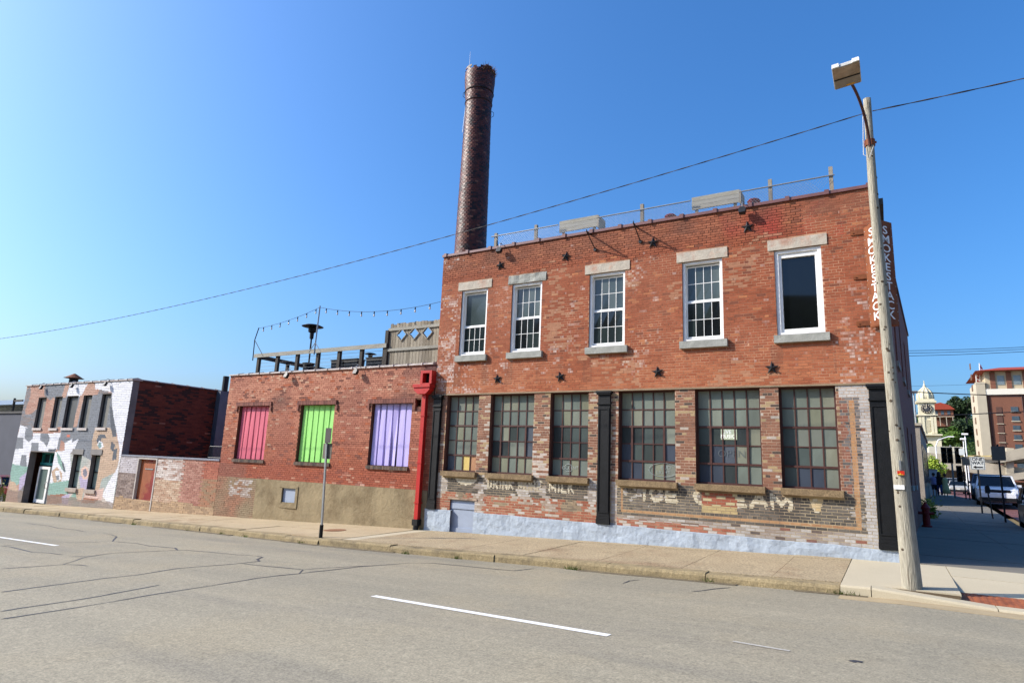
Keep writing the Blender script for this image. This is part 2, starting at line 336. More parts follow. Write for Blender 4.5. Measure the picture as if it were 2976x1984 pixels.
# painted lane dashes
m_line = mat('worn_white_line', C(226,224,218), .8, .08, 5, bump=.3, bscale=90, fine=.1, fscale=70)
def rp(u, v, up=0.):
    p = onplane(u, v, -.11, .034, 0)
    for _ in range(3): p = onplane(u, v, rd(p.x, p.y)-.034*p.x+up, .034, 0) if p.x < 0 else onplane(u, v, rd(p.x, p.y)+up, 0, 0)
    return p
def strip(pts, wd, name, m, up, par=None):
    b = MB(); n = len(pts)
    for i, p in enumerate(pts):
        d = (pts[min(i+1, n-1)]-pts[max(i-1, 0)]); d.z = 0; d.normalize(); q = Vector((-d.y, d.x, 0))*(wd[i] if isinstance(wd, list) else wd)/2
        for s in (-1, 1):
            e = p+q*s; b.v.append((e.x, e.y, rd(e.x, e.y)+up))
    for i in range(n-1): b.f.append((2*i, 2*i+2, 2*i+3, 2*i+1)); b.c.append(None)
    return b.build(name, m, par)
for (u0, v0, u1, v1, wd, lab) in [(1085,1731,1770,1846,.12,'long white lane dash in the middle of the road'), (-160,1537,165,1585,.12,'white lane dash at the left edge of the road'), (2130,1863,2295,1891,.06,'short faded white lane mark right of the long dash')]:
    A, B = rp(u0, v0), rp(u1, v1); tag(strip([A.lerp(B, i/12) for i in range(13)], wd, 'lane_dash', m_line if 'faded' not in lab else mat('faded_line', C(168,162,150), .9, .15, 9, fine=.2, fscale=30), .005), lab, 'road marking')
# sealed cracks
m_tar = mat('tar_crack_seal', C(62,62,66), .6, .25, 5, bump=.3)
cr7 = lambda l: [(x/2.138, 1450+y/2.138) for x, y in l]; cr8 = lambda l: [(900+x/1.133, 1450+y/1.133) for x, y in l]
CR = [cr7(l) for l in ([(0,578),(400,525),(660,490),(850,470),(1120,428),(1330,412),(1500,398),(1610,385),(1600,374),(1637,360),(1590,352)],
 [(1590,352),(1480,345),(1320,330),(1180,318),(1085,318),(880,326),(700,335),(540,357),(430,355)], [(540,357),(470,380),(400,405),(200,420),(0,433)], [(400,405),(500,408),(555,415)],
 [(395,345),(290,333),(200,328),(60,295),(0,292)], [(0,290),(160,278),(330,270),(520,268),(700,262),(725,232),(690,220),(640,210)], [(700,262),(850,275),(930,290),(1090,303),(1105,318)],
 [(540,205),(470,190),(360,180),(300,165),(160,150)], [(0,745),(150,722),(300,700),(480,672),(650,645),(800,618),(900,600),(1050,578),(1200,555),(1400,522),(1600,490),(1740,474),(1860,463),(1885,437),(1700,420),(1500,400)],
 [(0,698),(150,672),(300,652),(440,632),(600,605),(800,568),(1000,532)], [(1885,437),(2000,428),(2100,422),(2352,412)], [(1860,463),(1980,448),(2100,435),(2200,425)])] + \
 [cr8(l) for l in ([(0,240),(170,222),(330,210),(400,210),(560,225),(670,235),(740,228)], [(1030,278),(1050,268),(1085,265)], [(1255,305),(1320,297),(1390,290)], [(1785,535),(1800,533),(1822,537)])]
labs = ['crack from the left edge bending back on itself at its far end', 'crack curving leftward above the middle of the road', 'short crack crossing to the left edge below the lane dash', 'tiny crack spur near the left dash', 'crack running left beneath the left lane dash', 'crack with a kink running to the left edge beyond the dash', 'crack linking the kinked crack to the curved one', 'faint far crack near the left sidewalk', 'longest crack along the near left of the road', 'crack above the longest one ending by itself', 'upper of two cracks fading towards the kerb', 'lower of two cracks fading towards the kerb', 'long thin crack below the pale drain strip', 'short hooked crack below the kerb', 'short straight crack nearest the right kerb', 'small dark tar blot on the right of the road']
for l, lb in zip(CR, labs):
    pts = []
    for (a, b), (c, d) in zip(l, l[1:]):
        n = max(2, int(math.hypot(c-a, d-b)/14))
        for i in range(n): pts.append((a+(c-a)*i/n, b+(d-b)*i/n))
    pts.append(l[-1]); P = [rp(*p) for p in pts]
    P = [p+Vector((nz(p.x, p.y, 2.1)*.03, nz(p.x, p.y, 2.3, 5)*.03, 0)) for p in P]
    W = [max(.012, .032+.022*nz(p.x, p.y, 1.7, 9)+random.uniform(-.006, .006)) for p in P]; W[0] = W[-1] = .006
    if 'blot' in lb: W = [.07]*len(P)
    tag(strip(P, W, 'crack_seal', m_tar, .004), 'dark sealed '+lb if 'blot' not in lb else lb, 'road crack', 'sealed road cracks')
# dirt and weeds gathered against the kerb
gd = MB(); x = -40.
while x < -.9:
    x2 = x+random.uniform(.3, 1.4); w1, w2 = random.uniform(.03,.12), random.uniform(.03,.12); y1, y2 = kerb_y(x)-.075, kerb_y(x2)-.075
    if random.random() < .8: gd.face([(x,y1-w1,rd(x,y1-w1)+.005),(x2,y2-w2,rd(x2,y2-w2)+.005),(x2,y2+.05,rd(x2,y2)+.018),(x,y1+.05,rd(x,y1)+.018)])
    x = x2
o = gd.build('gutter_dirt', mat('gutter_grit', C(104,92,70), .95, .3, 6, bump=.5, fine=.3, fscale=30)); o['kind'] = 'stuff'; o['label'] = 'brown grit gathered along the foot of the kerb'
gw = MB()
for xk in (-.86, -.7, -2.9, -5.6, -5.5, -8.4, -9.9, -13.6, -16.2, -17.5, -19.4, -23.):
    for _ in range(26):
        p0 = Vector((xk+random.gauss(0,.07), kerb_y(xk)-.07+random.gauss(0,.02), 0)); p0.z = rd(p0.x, p0.y); d = Vector((random.gauss(0,.05), random.gauss(0,.05), random.uniform(.03,.11))); e = Vector((.006,.004,0)); gw.face([p0-e, p0+e, p0+d])
o = gw.build('kerb_weeds', mat('kerb_grass', C(104,116,52), .9, .2, 5)); o['kind'] = 'stuff'; o['label'] = 'small green weeds growing at the foot of the kerb'
# manhole
mh = MB(); c = (-14.35, -1.68); M_ = Matrix.Identity(4)
pr = [(c[0]+.33*math.cos(i*math.pi/14), c[1]+.33*math.sin(i*math.pi/14)) for i in range(28)]
mh.prism(pr, lambda p: (*p, sw(*p)-.02), lambda p: (*p, sw(*p)+.014)); tag(mh.build('utility_cover', mat('rusty_cover', C(126,86,58), .8, .2, 8, bump=.5)), 'round rusty utility cover in the sidewalk by the stucco wall', 'utility cover')

# ================================================================== BRICKWORK
def lay(a0, a1, z0, z1, holes, Lp=.213, h=.0675, j=.010, hdr=0, rnd=random):
    out = []; k = 0; zb = z0
    while zb < z1-.02:
        zt = min(zb+h-j, z1); iv = [(a0, a1)]
        for (h0, h1, g0, g1) in holes:
            if g0 < zt-.012 and g1 > zb+.012:
                nv = []
                for p, q in iv:
                    if h1 <= p or h0 >= q: nv.append((p, q)); continue
                    if h0 > p: nv.append((p, h0))
                    if h1 < q: nv.append((h1, q))
                iv = nv
        Lk = Lp/2 if hdr and k % hdr == hdr-1 else Lp; ph = (k % 2)*Lp/2 + (0 if not hdr else (Lp/4 if Lk < Lp else 0))
        for p, q in iv:
            x = math.floor((p-ph)/Lk)*Lk+ph
            while x < q:
                b0, b1 = max(x, p)+j*.0, min(x+Lk-j, q)
                if b1-b0 > .025: out.append((b0, b1, zb, zt, k))
                x += Lk
        zb += h; k += 1
    return out
def brick_into(b, br, mp, colf, cells, proud=.004, jit=.004):
    b0, b1, z0, z1, k = br; r = (random.random(), random.random(), random.random()); jx = .0015
    if callable(proud): proud, jit = proud((b0+b1)/2, (z0+z1)/2)
    d = proud + random.uniform(0, jit); t = [random.uniform(-.0018, .0018) for _ in range(4)]
    nx, nzc = cells((b0+b1)/2, (z0+z1)/2)
    xs_ = [b0+(b1-b0)*i/nx for i in range(nx+1)]; zs_ = [z0+(z1-z0)*i/nzc for i in range(nzc+1)]
    wob = random.uniform(-.002, .002)
    base = len(b.v)
    for i, x in enumerate(xs_):
        for m_, z in enumerate(zs_):
            fx = i/nx; fz = m_/nzc; dd = d+t[0]*(1-fx)*(1-fz)+t[1]*fx*(1-fz)+t[2]*(1-fx)*fz+t[3]*fx*fz
            b.v.append(tuple(mp(x, dd, z+wob*(fx-.5))))
    w_ = nzc+1
    for i in range(nx):
        for m_ in range(nzc):
            b.f.append((base+i*w_+m_, base+(i+1)*w_+m_, base+(i+1)*w_+m_+1, base+i*w_+m_+1))
            b.c.append(colf((xs_[i]+xs_[i+1])/2, (zs_[m_]+zs_[m_+1])/2, r))
    cm = colf((b0+b1)/2, (z0+z1)/2, r); n = len(b.v); e = -.012
    b.v += [tuple(mp(x, e, z)) for x, z in ((b0,z0),(b1,z0),(b1,z1),(b0,z1))]
    c_ = [base, base+nx*w_, base+nx*w_+nzc, base+nzc]
    for i in range(4):
        b.f.append((n+i, n+(i+1)%4, c_[(i+1)%4], c_[i])); b.c.append(cm)
def brickwork(wall, bricks, mp, colf, cells=lambda x, z: (1, 1), m=None, proud=.004, jit=.004, single=300, name='brick'):
    m = m or MAT['brick']; full = max(b[1]-b[0] for b in bricks)
    key = lambda b: (mp((b[0]+b[1])/2, 0, b[2])-CAM).length + (50 if b[1]-b[0] < full*.8 else 0)
    bricks = sorted(bricks, key=key)
    for i, br in enumerate(bricks[:single]):
        b = MB(); brick_into(b, br, mp, colf, cells, proud, jit); b.build(name, m, wall)
    rest = MB()
    for br in bricks[single:]: brick_into(rest, br, mp, colf, cells, proud, jit)
    if rest.f: rest.build('brickwork', m, wall, kind='stuff')
def wall_body(mp, a0, a1, z0, z1, holes, T, m, name, parent, colf=None, cell=.3):
    b = MB(); as_ = sorted({a0, a1, *[clamp(h[i], a0, a1) for h in holes for i in (0, 1)]}); zs_ = sorted({z0, z1, *[clamp(h[i], z0, z1) for h in holes for i in (2, 3)]})
    inh = lambda a, z: any(h[0] < a < h[1] and h[2] < z < h[3] for h in holes); cf = lambda a, z: colf(a, z) if colf else None
    for p, q in zip(as_, as_[1:]):
        for r, s_ in zip(zs_, zs_[1:]):
            if inh((p+q)/2, (r+s_)/2): continue
            nx = max(1, int((q-p)/cell)) if colf else 1; nn = max(1, int((s_-r)/cell)) if colf else 1
            for i in range(nx):
                for k in range(nn):
                    xa, xb, za, zb = p+(q-p)*i/nx, p+(q-p)*(i+1)/nx, r+(s_-r)*k/nn, r+(s_-r)*(k+1)/nn
                    b.face([mp(xa,0,za), mp(xb,0,za), mp(xb,0,zb), mp(xa,0,zb)], cf((xa+xb)/2, (za+zb)/2))
            b.face([mp(p,-T,r), mp(p,-T,s_), mp(q,-T,s_), mp(q,-T,r)], cf(p, r))
    for (h0, h1, g0, g1) in holes:
        P = [(h0,g0),(h1,g0),(h1,g1),(h0,g1)]
        for i in range(4):
            (x, z), (x2, z2) = P[i], P[(i+1)%4]; b.face([mp(x,0,z), mp(x2,0,z2), mp(x2,-T,z2), mp(x,-T,z)], C(112,74,60) if colf else None)
    P = [(a0,z0),(a1,z0),(a1,z1),(a0,z1)]
    for i in range(4):
        (x, z), (x2, z2) = P[i], P[(i+1)%4]; b.face([mp(x,0,z), mp(x,-T,z), mp(x2,-T,z2), mp(x2,0,z2)], cf(x, z))
    return b.build(name, m, parent)
def main_mortar(x, z):
    n = nz(x, z, 1.1, 6)+.5*nz(x, z, 3.1, 2)
    if z > 7.35+.25*nz(x, 0, .9, 3) and x < -1.5: return lerp(C(96,60,48), C(140,100,84), clamp(.25+n))
    if z > 3.66: return lerp(C(186,142,112), C(136,86,62), clamp(.5+n))
    if z > 1.3: return lerp(C(190,164,140), C(150,120,100), clamp(.4+n))
    return lerp(C(178,160,128), C(140,120,98), clamp(.4+n))
FRONT = lambda a, d, z: Vector((a, -d, z))

# stroke letters for painted signs
LET = {'I': [(.5,0,.5,1)], 'L': [(.1,0,.1,1),(.1,0,.9,0)], 'E': [(.1,0,.1,1),(.1,0,.9,0),(.1,.5,.75,.5),(.1,1,.9,1)], 'N': [(.1,0,.1,1),(.9,0,.9,1),(.1,1,.9,0)],
 'M': [(.05,0,.05,1),(.95,0,.95,1),(.05,1,.5,.25),(.95,1,.5,.25)], 'K': [(.1,0,.1,1),(.1,.45,.9,1),(.3,.55,.95,0)], 'A': [(.0,0,.5,1),(1.,0,.5,1),(.2,.35,.8,.35)],
 'R': [(.1,0,.1,1),(.1,1,.7,1),(.7,1,.85,.8),(.85,.8,.7,.5),(.7,.5,.1,.5),(.5,.5,.95,0)], 'D': [(.1,0,.1,1),(.1,1,.6,1),(.6,1,.9,.7),(.9,.7,.9,.3),(.9,.3,.6,0),(.6,0,.1,0)],
 'O': [(.3,0,.7,0),(.7,0,.95,.3),(.95,.3,.95,.7),(.95,.7,.7,1),(.7,1,.3,1),(.3,1,.05,.7),(.05,.7,.05,.3),(.05,.3,.3,0)], 'C': [(.9,.2,.65,0),(.65,0,.35,0),(.35,0,.05,.3),(.05,.3,.05,.7),(.05,.7,.35,1),(.35,1,.65,1),(.65,1,.9,.8)]}
SIGNS = []
def sign_text(word, x0, x1, z0, z1, th):
    n = len(word); wts = [.45 if c == 'I' else 1.25 if c == 'M' else 1. for c in word]; tot = sum(wts)+.28*(n-1); x = x0; un = (x1-x0)/tot
    for c, wt in zip(word, wts):
        for s_ in LET[c]: SIGNS.append((x+s_[0]*wt*un, z0+s_[1]*(z1-z0), x+s_[2]*wt*un, z0+s_[3]*(z1-z0), th))
        x += (wt+.28)*un
sign_text('ICE', -5.47, -4.55, .905, 1.19, .085); sign_text('CREAM', -4.15, -1.98, .905, 1.19, .09)
sign_text('DRINK', -10.12, -9.25, .95, 1.19, .05); sign_text('MORE', -9.08, -8.34, .95, 1.19, .05); sign_text('MILK', -8.1, -7.36, .96, 1.2, .05)
def in_sign(x, z):
    for (ax, az, bx, bz, th) in SIGNS:
        dx, dz = bx-ax, bz-az; l = dx*dx+dz*dz; t = clamp(((x-ax)*dx+(z-az)*dz)/l) if l else 0
        if abs(x-ax-t*dx) < th and (x-ax-t*dx)**2+(z-az-t*dz)**2 < (th/2)**2: return True
    return False
CREAM, PBLACK, PORANGE, GREYW = C(202,193,170), C(74,69,63), C(172,134,96), C(182,177,172)
def main_col(x, z, r):
    r0, r1, r2 = r; wn = nz(x, z*1.5, .9, 3)+.55*nz(x, z*2., 4.3, 8)+.35*nz(x, z*1.5, 13, 2)
    if z > 3.66:
        c = lerp(C(134,69,44), C(154,84,55), r0)
        if r1 < .06: c = C(114,64,46)
        elif r1 > .96: c = C(172,108,70)
        c = lerp(c, C(168,104,76), clamp(.15+.9*nz(x, z, .55, 12))*.5); c = lerp(c, C(118,62,44), clamp(.9*nz(x, z*.6, .8, 15))*.6)
        t = clamp((4.75-z)/.7); c = lerp(c, lerp(C(152,82,52), C(176,110,74), r0), t*.8)
        t = clamp((z-7.35)/.4)*clamp(.5-x*.1); c = lerp(c, lerp(C(128,78,56), C(158,100,74), r0), t*.7)
        if -3.4 < x < -.6 and 7.2 < z < 8.1: c = lerp(c, C(158,62,48), clamp(.2+1.4*nz(x, z, 1.6, 4))*.9)
        if -12.3 < x < -9. and 3.66 < z < 4.6: wn += .35
        if x < -11.55 and z < 6.9: wn += .55
        if x < -9 and 5 < z < 6.2: wn += .08
        if z > 7.3: wn -= .25
        for a_, b_ in UW:                        # rain streaks below the sill ends and grime along the coping
            if 3.9 < z < 4.7 and (abs(x-a_+.02) < .14 or abs(x-b_-.04) < .14): c = lerp(c, C(92,62,50), .4*clamp(.5+1.5*nz(x, z*.2, 6, 3)))
        if z > 7.75: c = lerp(c, C(96,66,54), .55*clamp(.25+1.6*nz(x, z*.25, 1.5, 8)))
        e = wn*.8+.45*nz(x, z*1.3, 21, 4)+(r2-.5)*.3-(.1 if x > -4 else 0)
        e = max(e, .62*nz(x*6, z*26, 1., 5)+.55*nz(x, z*1.6, 2.2, 1)+(.12 if x < -6 else .0)+(.1 if 4.2 < z < 6.9 else -.12))
        if e > .52: c = lerp(c, C(208,194,184), clamp((e-.46)*2.2)*.68)
        if nz(x, z, .7, 9) > .34 and r1 > .6: c = lerp(c, C(176,140,110), .45)
        return c
    if x > -.52: return lerp(GREYW, C(160,154,150), r0*.7) if r1 > .03 else C(130,84,70)
    if z > 1.3:
        if -.90 < x:
            if -.72 < x < -.62 and .55 < z < 3.32: return lerp(PORANGE, C(176,118,76), r0*.5)
            if z > 3.38: return GREYW
            if nz(x, z, 2.2, 6)+(r2-.5)*.6 > .16 and x < -.74: return lerp(C(120,76,62), C(146,100,82), r0)
            return lerp(C(74,70,68), C(132,126,122), r1)
        c = lerp(C(124,84,66), C(142,100,78), r0)
        if r1 < .09: c = C(80,68,60)
        elif r1 > .92: c = C(176,164,150)
        elif r1 > .80: c = C(164,140,104)
        if wn > .75: c = lerp(c, C(196,188,178), .7)
        return c
    if -12. < x < -6.7:
        e = nz(x, z, 1.4, 5)+(r2-.5)*.5
        if z > .74+.1*nz(x, z, 1.2, 1):
            if in_sign(x, z): return lerp(CREAM, C(150,134,108), clamp(e))
            if ((x+10.88)/.4)**2+((z-1.2)/.22)**2 < 1: return CREAM
            if x < -11.55 or x > -6.95 or e > .34: return lerp(C(190,184,176), C(140,128,118), r0)
            return lerp(PBLACK, C(104,96,86), r1)
        if e > .28: return lerp(C(192,182,172), C(150,128,110), r0)
        if e < -.30 and z > .45: return lerp(C(110,98,84), C(150,130,104), r0)
        return lerp(C(140,80,60), C(168,108,84), r0) if r1 > .12 else C(176,160,146)
    if -6.33 < x < -6.13: return lerp(C(176,170,164), C(150,130,118), r0)
    if z < .40 - .012*(x+6) and x < -3.2: return lerp(C(142,80,60), C(172,114,90), r0) if r1 > .3 else C(180,168,156)
    if -.72 < x < -.62 and z > .55 or (-6.03 < x < -.62 and .55 < z < .615) or (-6.03 < x < -5.96 and .55 < z): return lerp(PORANGE, C(150,110,80), clamp(.6*r1+.7*nz(x, z, 2, 2)))
    if z < .50:
        return lerp(C(180,174,166), C(140,126,114), r0) if r1 > .2 else lerp(C(150,92,74), C(90,84,78), r2)
    if -3.97 < x < -3.16 and .70 < z < 1.18: return lerp(C(172,152,108), C(186,164,118), r0) if z < .85 else (lerp(C(140,76,58), C(160,92,70), r0) if r1 > .3 else C(182,168,130))
    if in_sign(x, z) and nz(x, z, 5, 3)+r2*.3 > -.5: return lerp(CREAM, C(176,162,132), r0*.7)
    if -1.62 < x < -1.30 and abs(x+1.47) < .05+.1*clamp((z-.86)/.3) and z > .86: return lerp(CREAM, C(190,160,110), r0)
    if wn > .62: return lerp(C(120,114,106), C(176,170,162), r1)
    return lerp(PBLACK, C(116,108,98), clamp(r1*.8+.7*nz(x, z, 1.3, 7)))
def main_cells(x, z): return (4, 1) if z > 3.66 else (8, 2) if z < 1.36 or (x > -.95 and z < 3.7) else (1, 1)

# ================================================================== MAIN BUILDING
main = thing('brick_building', 'two storey red brick building with steel framed shop windows and ghost signs', 'building', (-6, 4, -.2))
XL, XR, ZT = -12.25, .03, 8.22
UW = [(-11.43,-10.44), (-9.56,-8.53), (-7.01,-5.95), (-4.38,-3.36), (-2.13,-1.10)]
GW = [(-11.75,-10.56,4), (-10.14,-8.66,5), (-8.14,-6.97,4), (-6.11,-4.60,5), (-4.10,-2.57,5), (-2.16,-.97,4)]
UZ0, UZ1, GZ0, GZ1 = 4.88, 7.0, 1.36, 3.66
PIL = [(-12.22,-11.93), (-6.66,-6.32), (-.32,.03)]
holes = [(a, b, UZ0, UZ1) for a, b in UW] + [(a, b, GZ0, GZ1) for a, b, _ in GW] + [(-11.42,-10.53,-.5,.54)]
wf = wall_body(FRONT, XL, XR, -.75, ZT, holes, .30, MAT['mortar_attr'], 'front_wall', main, main_mortar)
lint = [(a-.14, b+.14, UZ1, 7.27) for a, b in UW]
bh = holes + lint + [(a-.08, b+.1, 4.69, 4.885) for a, b in UW] + [(p-.005, q+.005, .2, 3.66) for p, q in PIL] + [(a-.02, b+.06, 1.21, 1.37) for a, b, _ in GW]
brickwork(wf, lay(XL, XR, .225, ZT, bh, j=.0125, hdr=7), FRONT, main_col, main_cells, proud=lambda x, z: (.004, .007) if z > 7.35+.25*nz(x, 0, .9, 3) and x < -1.5 else (.0012, .0028))
# side wall on the right runs back at a slight angle
SDX, SDY = 1.0, 18.; SL = math.hypot(SDX, SDY); sdir = Vector((SDX/SL, SDY/SL, 0)); snor = Vector((SDY/SL, -SDX/SL, 0))
SIDE = lambda a, d, z: Vector((XR, 0, z)) + sdir*a + snor*d
swn = [(a, a+1., z, z+1.9) for a in (5.2, 8.6, 12.) for z in (1.5, 5.0)]
m_sidebrick = brickmat('side_wall_brick', C(122,66,52), C(140,82,64), C(120,100,86))
sw_ = wall_body(SIDE, .302, SL, -.75, 8.22, swn, .30, m_sidebrick, 'side_wall', main)
brickwork(sw_, lay(.302, 3.2, .25, 8.2, [], hdr=7), SIDE, lambda x, z, r: lerp(C(128,66,50), C(156,88,66), r[0]) if r[1] > .1 else C(150,130,116), single=120, jit=.012)
m_darkglass = mat('dark_dirty_glass', C(34,40,42), .12, .3, 2, spec=.6, rvar=.05)
for i, (a, b, z0, z1) in enumerate(swn):
    q = MB(); q.hexa([SIDE(a,-.18,z0),SIDE(b,-.18,z0),SIDE(b,-.14,z0),SIDE(a,-.14,z0),SIDE(a,-.18,z1),SIDE(b,-.18,z1),SIDE(b,-.14,z1),SIDE(a,-.14,z1)]); wi = q.build('window', m_darkglass, main)
    q = MB()
    for p0, p1 in (((a,z0),(b,z0)),((b,z0),(b,z1)),((b,z1),(a,z1)),((a,z1),(a,z0)),((a,(z0+z1)/2),(b,(z0+z1)/2))): q.beam(SIDE(p0[0],-.12,p0[1]), SIDE(p1[0],-.12,p1[1]), .07, .07, up=snor)
    q.build('frame', MAT['white'], wi)
    q = MB(); q.hexa([SIDE(a-.1,-.1,z0-.16),SIDE(b+.1,-.1,z0-.16),SIDE(b+.1,.06,z0-.16),SIDE(a-.1,.06,z0-.16),SIDE(a-.1,-.1,z0-.003),SIDE(b+.1,-.1,z0-.003),SIDE(b+.1,.06,z0-.003),SIDE(a-.1,.06,z0-.003)]); q.build('sill', MAT['stone_sill'], wi)
wl = MB(); wl.box(XL+.01, XL+.30, .302, 18, -.75, 8.2); wl.build('left_wall', m_sidebrick, main)
bw = MB(); bw.box(XL+.31, XR+.4, 17.7, 18, -.75, 8.2); bw.build('back_wall', m_sidebrick, main)
rf = MB(); rf.box(XL+.31, XR+.2, .302, 17.69, 7.9, 8.05); rf.build('roof', MAT['flat_roof'], main)
# coping with raised joint caps
cp = MB(); cp.prism([(-.05,8.225),(.36,8.225),(.36,8.30),(.15,8.335),(-.05,8.30)], lambda p: (XL-.03, p[0], p[1]), lambda p: (XR+.03, p[0], p[1])); cpo = cp.build('coping', MAT['coping'], main)
x = XL+.05
while x < XR:
    q = MB(); q.prism([(-.075,8.215),(.375,8.215),(.375,8.325),(.15,8.375),(-.075,8.33)], lambda p: (x, p[0], p[1]), lambda p: (x+.10, p[0], p[1])); q.build('joint_cap', MAT['coping'], cpo); x += .865
q = MB(); q.hexa([SIDE(.37,-.32,8.225),SIDE(SL,-.32,8.225),SIDE(SL,.05,8.225),SIDE(.37,.05,8.225),SIDE(.37,-.32,8.31),SIDE(SL,-.32,8.31),SIDE(SL,.05,8.31),SIDE(.37,.05,8.31)]); q.build('coping', MAT['coping'], main)
# upper windows
def glass(name, c, rough=.1, var=.3, scale=1.2, spec=.55, stretch=(1,1,.35)):
    return mat(name, c, rough, var, scale, spec=spec, rvar=min(.06, rough*.6), stretch=stretch)
G_UP = [glass('upper_pane_%d' % i, c, .09) for i, c in enumerate([C(72,82,80), C(60,70,70), C(86,94,90), C(52,62,64)])]
G_LO = [glass('lower_pane_%d' % i, c, .07) for i, c in enumerate([C(26,30,32), C(34,42,44), C(42,50,50), C(20,23,26)])]
G_BLK = glass('black_pane', C(10,12,14), .03)
for wi, (a, b) in enumerate(UW):
    wo = bpy.data.objects.new('window', None); COL.objects.link(wo); wo.location = ((a+b)/2, .1, UZ0); put(wo, main)
    wo.matrix_parent_inverse = worldm(main).inverted()
    fr = MB(); fw = .085 if wi == 4 else .07; y0, y1 = .04, .2
    for x0, x1, z0, z1 in ((a+.003,a+fw,UZ0+.003,UZ1-.003),(b-fw,b-.003,UZ0+.003,UZ1-.003),(a+fw,b-fw,UZ1-fw,UZ1-.003),(a+fw,b-fw,UZ0+.003,UZ0+fw*.9)): fr.box(x0, x1, y0, y1, z0, z1)
    if wi == 4:
        for x0, x1, z0, z1 in ((a+fw,a+fw+.06,UZ0+.08,UZ1-.09),(b-fw-.06,b-fw,UZ0+.08,UZ1-.09),(a+fw+.06,b-fw-.06,UZ1-.19,UZ1-.09),(a+fw+.06,b-fw-.06,UZ0+.08,UZ0+.16)): fr.box(x0, x1, .08, .19, z0, z1)
    fr.build('frame', MAT['white'], wo)
    A, B, Z0, Z1 = a+fw, b-fw, UZ0+.09, UZ1-.1
    if wi == 4:
        q = MB(); q.box(A+.055, B-.055, .15, .165, Z0+.06, Z1-.08); q.build('pane', G_BLK, wo); continue
    zm = Z0+(Z1-Z0)*(.44 if wi == 0 else .5)
    for s_, (z0, z1, yy) in enumerate(((Z0, zm, .11), (zm, Z1, .145))):
        sa = MB(); t = .036
        for x0, x1, c0, c1 in ((A,A+t,z0,z1),(B-t,B,z0,z1),(A+t,B-t,z1-t,z1),(A+t,B-t,z0,z0+t*1.2)): sa.box(x0, x1, yy, yy+.04, c0, c1)
        nx, nzr = (4, 2) if not (wi == 0 and s_ == 1) else (1, 1)
        gx0, gx1, gz0, gz1 = A+t, B-t, z0+t*1.2, z1-t
        for i in range(1, nx): xx = gx0+(gx1-gx0)*i/nx; sa.box(xx-.007, xx+.007, yy+.008, yy+.032, gz0, gz1)
        for i in range(1, nzr): zz = gz0+(gz1-gz0)*i/nzr; sa.box(gx0, gx1, yy+.006, yy+.034, zz-.007, zz+.007)
        sa.build('sash', MAT['white'], wo)
        for i in range(nx):
            for k in range(nzr):
                q = MB(); t0, t1 = [random.uniform(-.0025, .0025) for _ in range(2)]
                x0, x1 = gx0+(gx1-gx0)*i/nx, gx0+(gx1-gx0)*(i+1)/nx; c0, c1 = gz0+(gz1-gz0)*k/nzr, gz0+(gz1-gz0)*(k+1)/nzr
                q.hexa([(x0,yy+.014+t0,c0),(x1,yy+.014+t1,c0),(x1,yy+.024,c0),(x0,yy+.024,c0),(x0,yy+.014+t1,c1),(x1,yy+.014+t0,c1),(x1,yy+.024,c1),(x0,yy+.024,c1)])
                q.build('pane', (G_UP if s_ else G_LO)[min(3, int(random.random()*4))] if wi else (G_UP[1] if s_ else G_LO[1]), wo)
def rough_block(x0, x1, y0, y1, z0, z1, amp=.012, n=(14, 2, 4)):
    b = MB(); nx, ny, nn = n
    def P(x, y, z): v = noise.noise_vector(Vector((x*6, y*6, z*6)))*amp; return (x+v.x*.5, y+v.y, z+v.z*.5)
    for i in range(nx):
        for k in range(nn):
            xa, xb = x0+(x1-x0)*i/nx, x0+(x1-x0)*(i+1)/nx; za, zb = z0+(z1-z0)*k/nn, z0+(z1-z0)*(k+1)/nn
            b.face([P(xa,y0,za),P(xb,y0,za),P(xb,y0,zb),P(xa,y0,zb)])
    for i in range(nx):
        xa, xb = x0+(x1-x0)*i/nx, x0+(x1-x0)*(i+1)/nx
        b.face([P(xa,y0,z1),P(xb,y0,z1),(xb,y1,z1),(xa,y1,z1)]); b.face([P(xa,y0,z0),(xa,y1,z0),(xb,y1,z0),P(xb,y0,z0)])
    for k in range(nn):
        za, zb = z0+(z1-z0)*k/nn, z0+(z1-z0)*(k+1)/nn
        b.face([P(x0,y0,za),P(x0,y0,zb),(x0,y1,zb),(x0,y1,za)]); b.face([P(x1,y0,za),(x1,y1,za),(x1,y1,zb),P(x1,y0,zb)])
    b.face([(x0,y1,z0),(x0,y1,z1),(x1,y1,z1),(x1,y1,z0)])
    return b
for i, (a, b) in enumerate(UW):
    rough_block(a-.138, b+.138, -.022, .2, UZ1+.003, 7.268, .03 if i == 1 else .008).build('lintel', MAT['stone'] if i != 1 else MAT['stone_sill'], main)
    rough_block(a-.07, b+.09, -.095, .2, 4.695, UZ0-.002, .008).build('window_sill', MAT['stone_sill'], main)
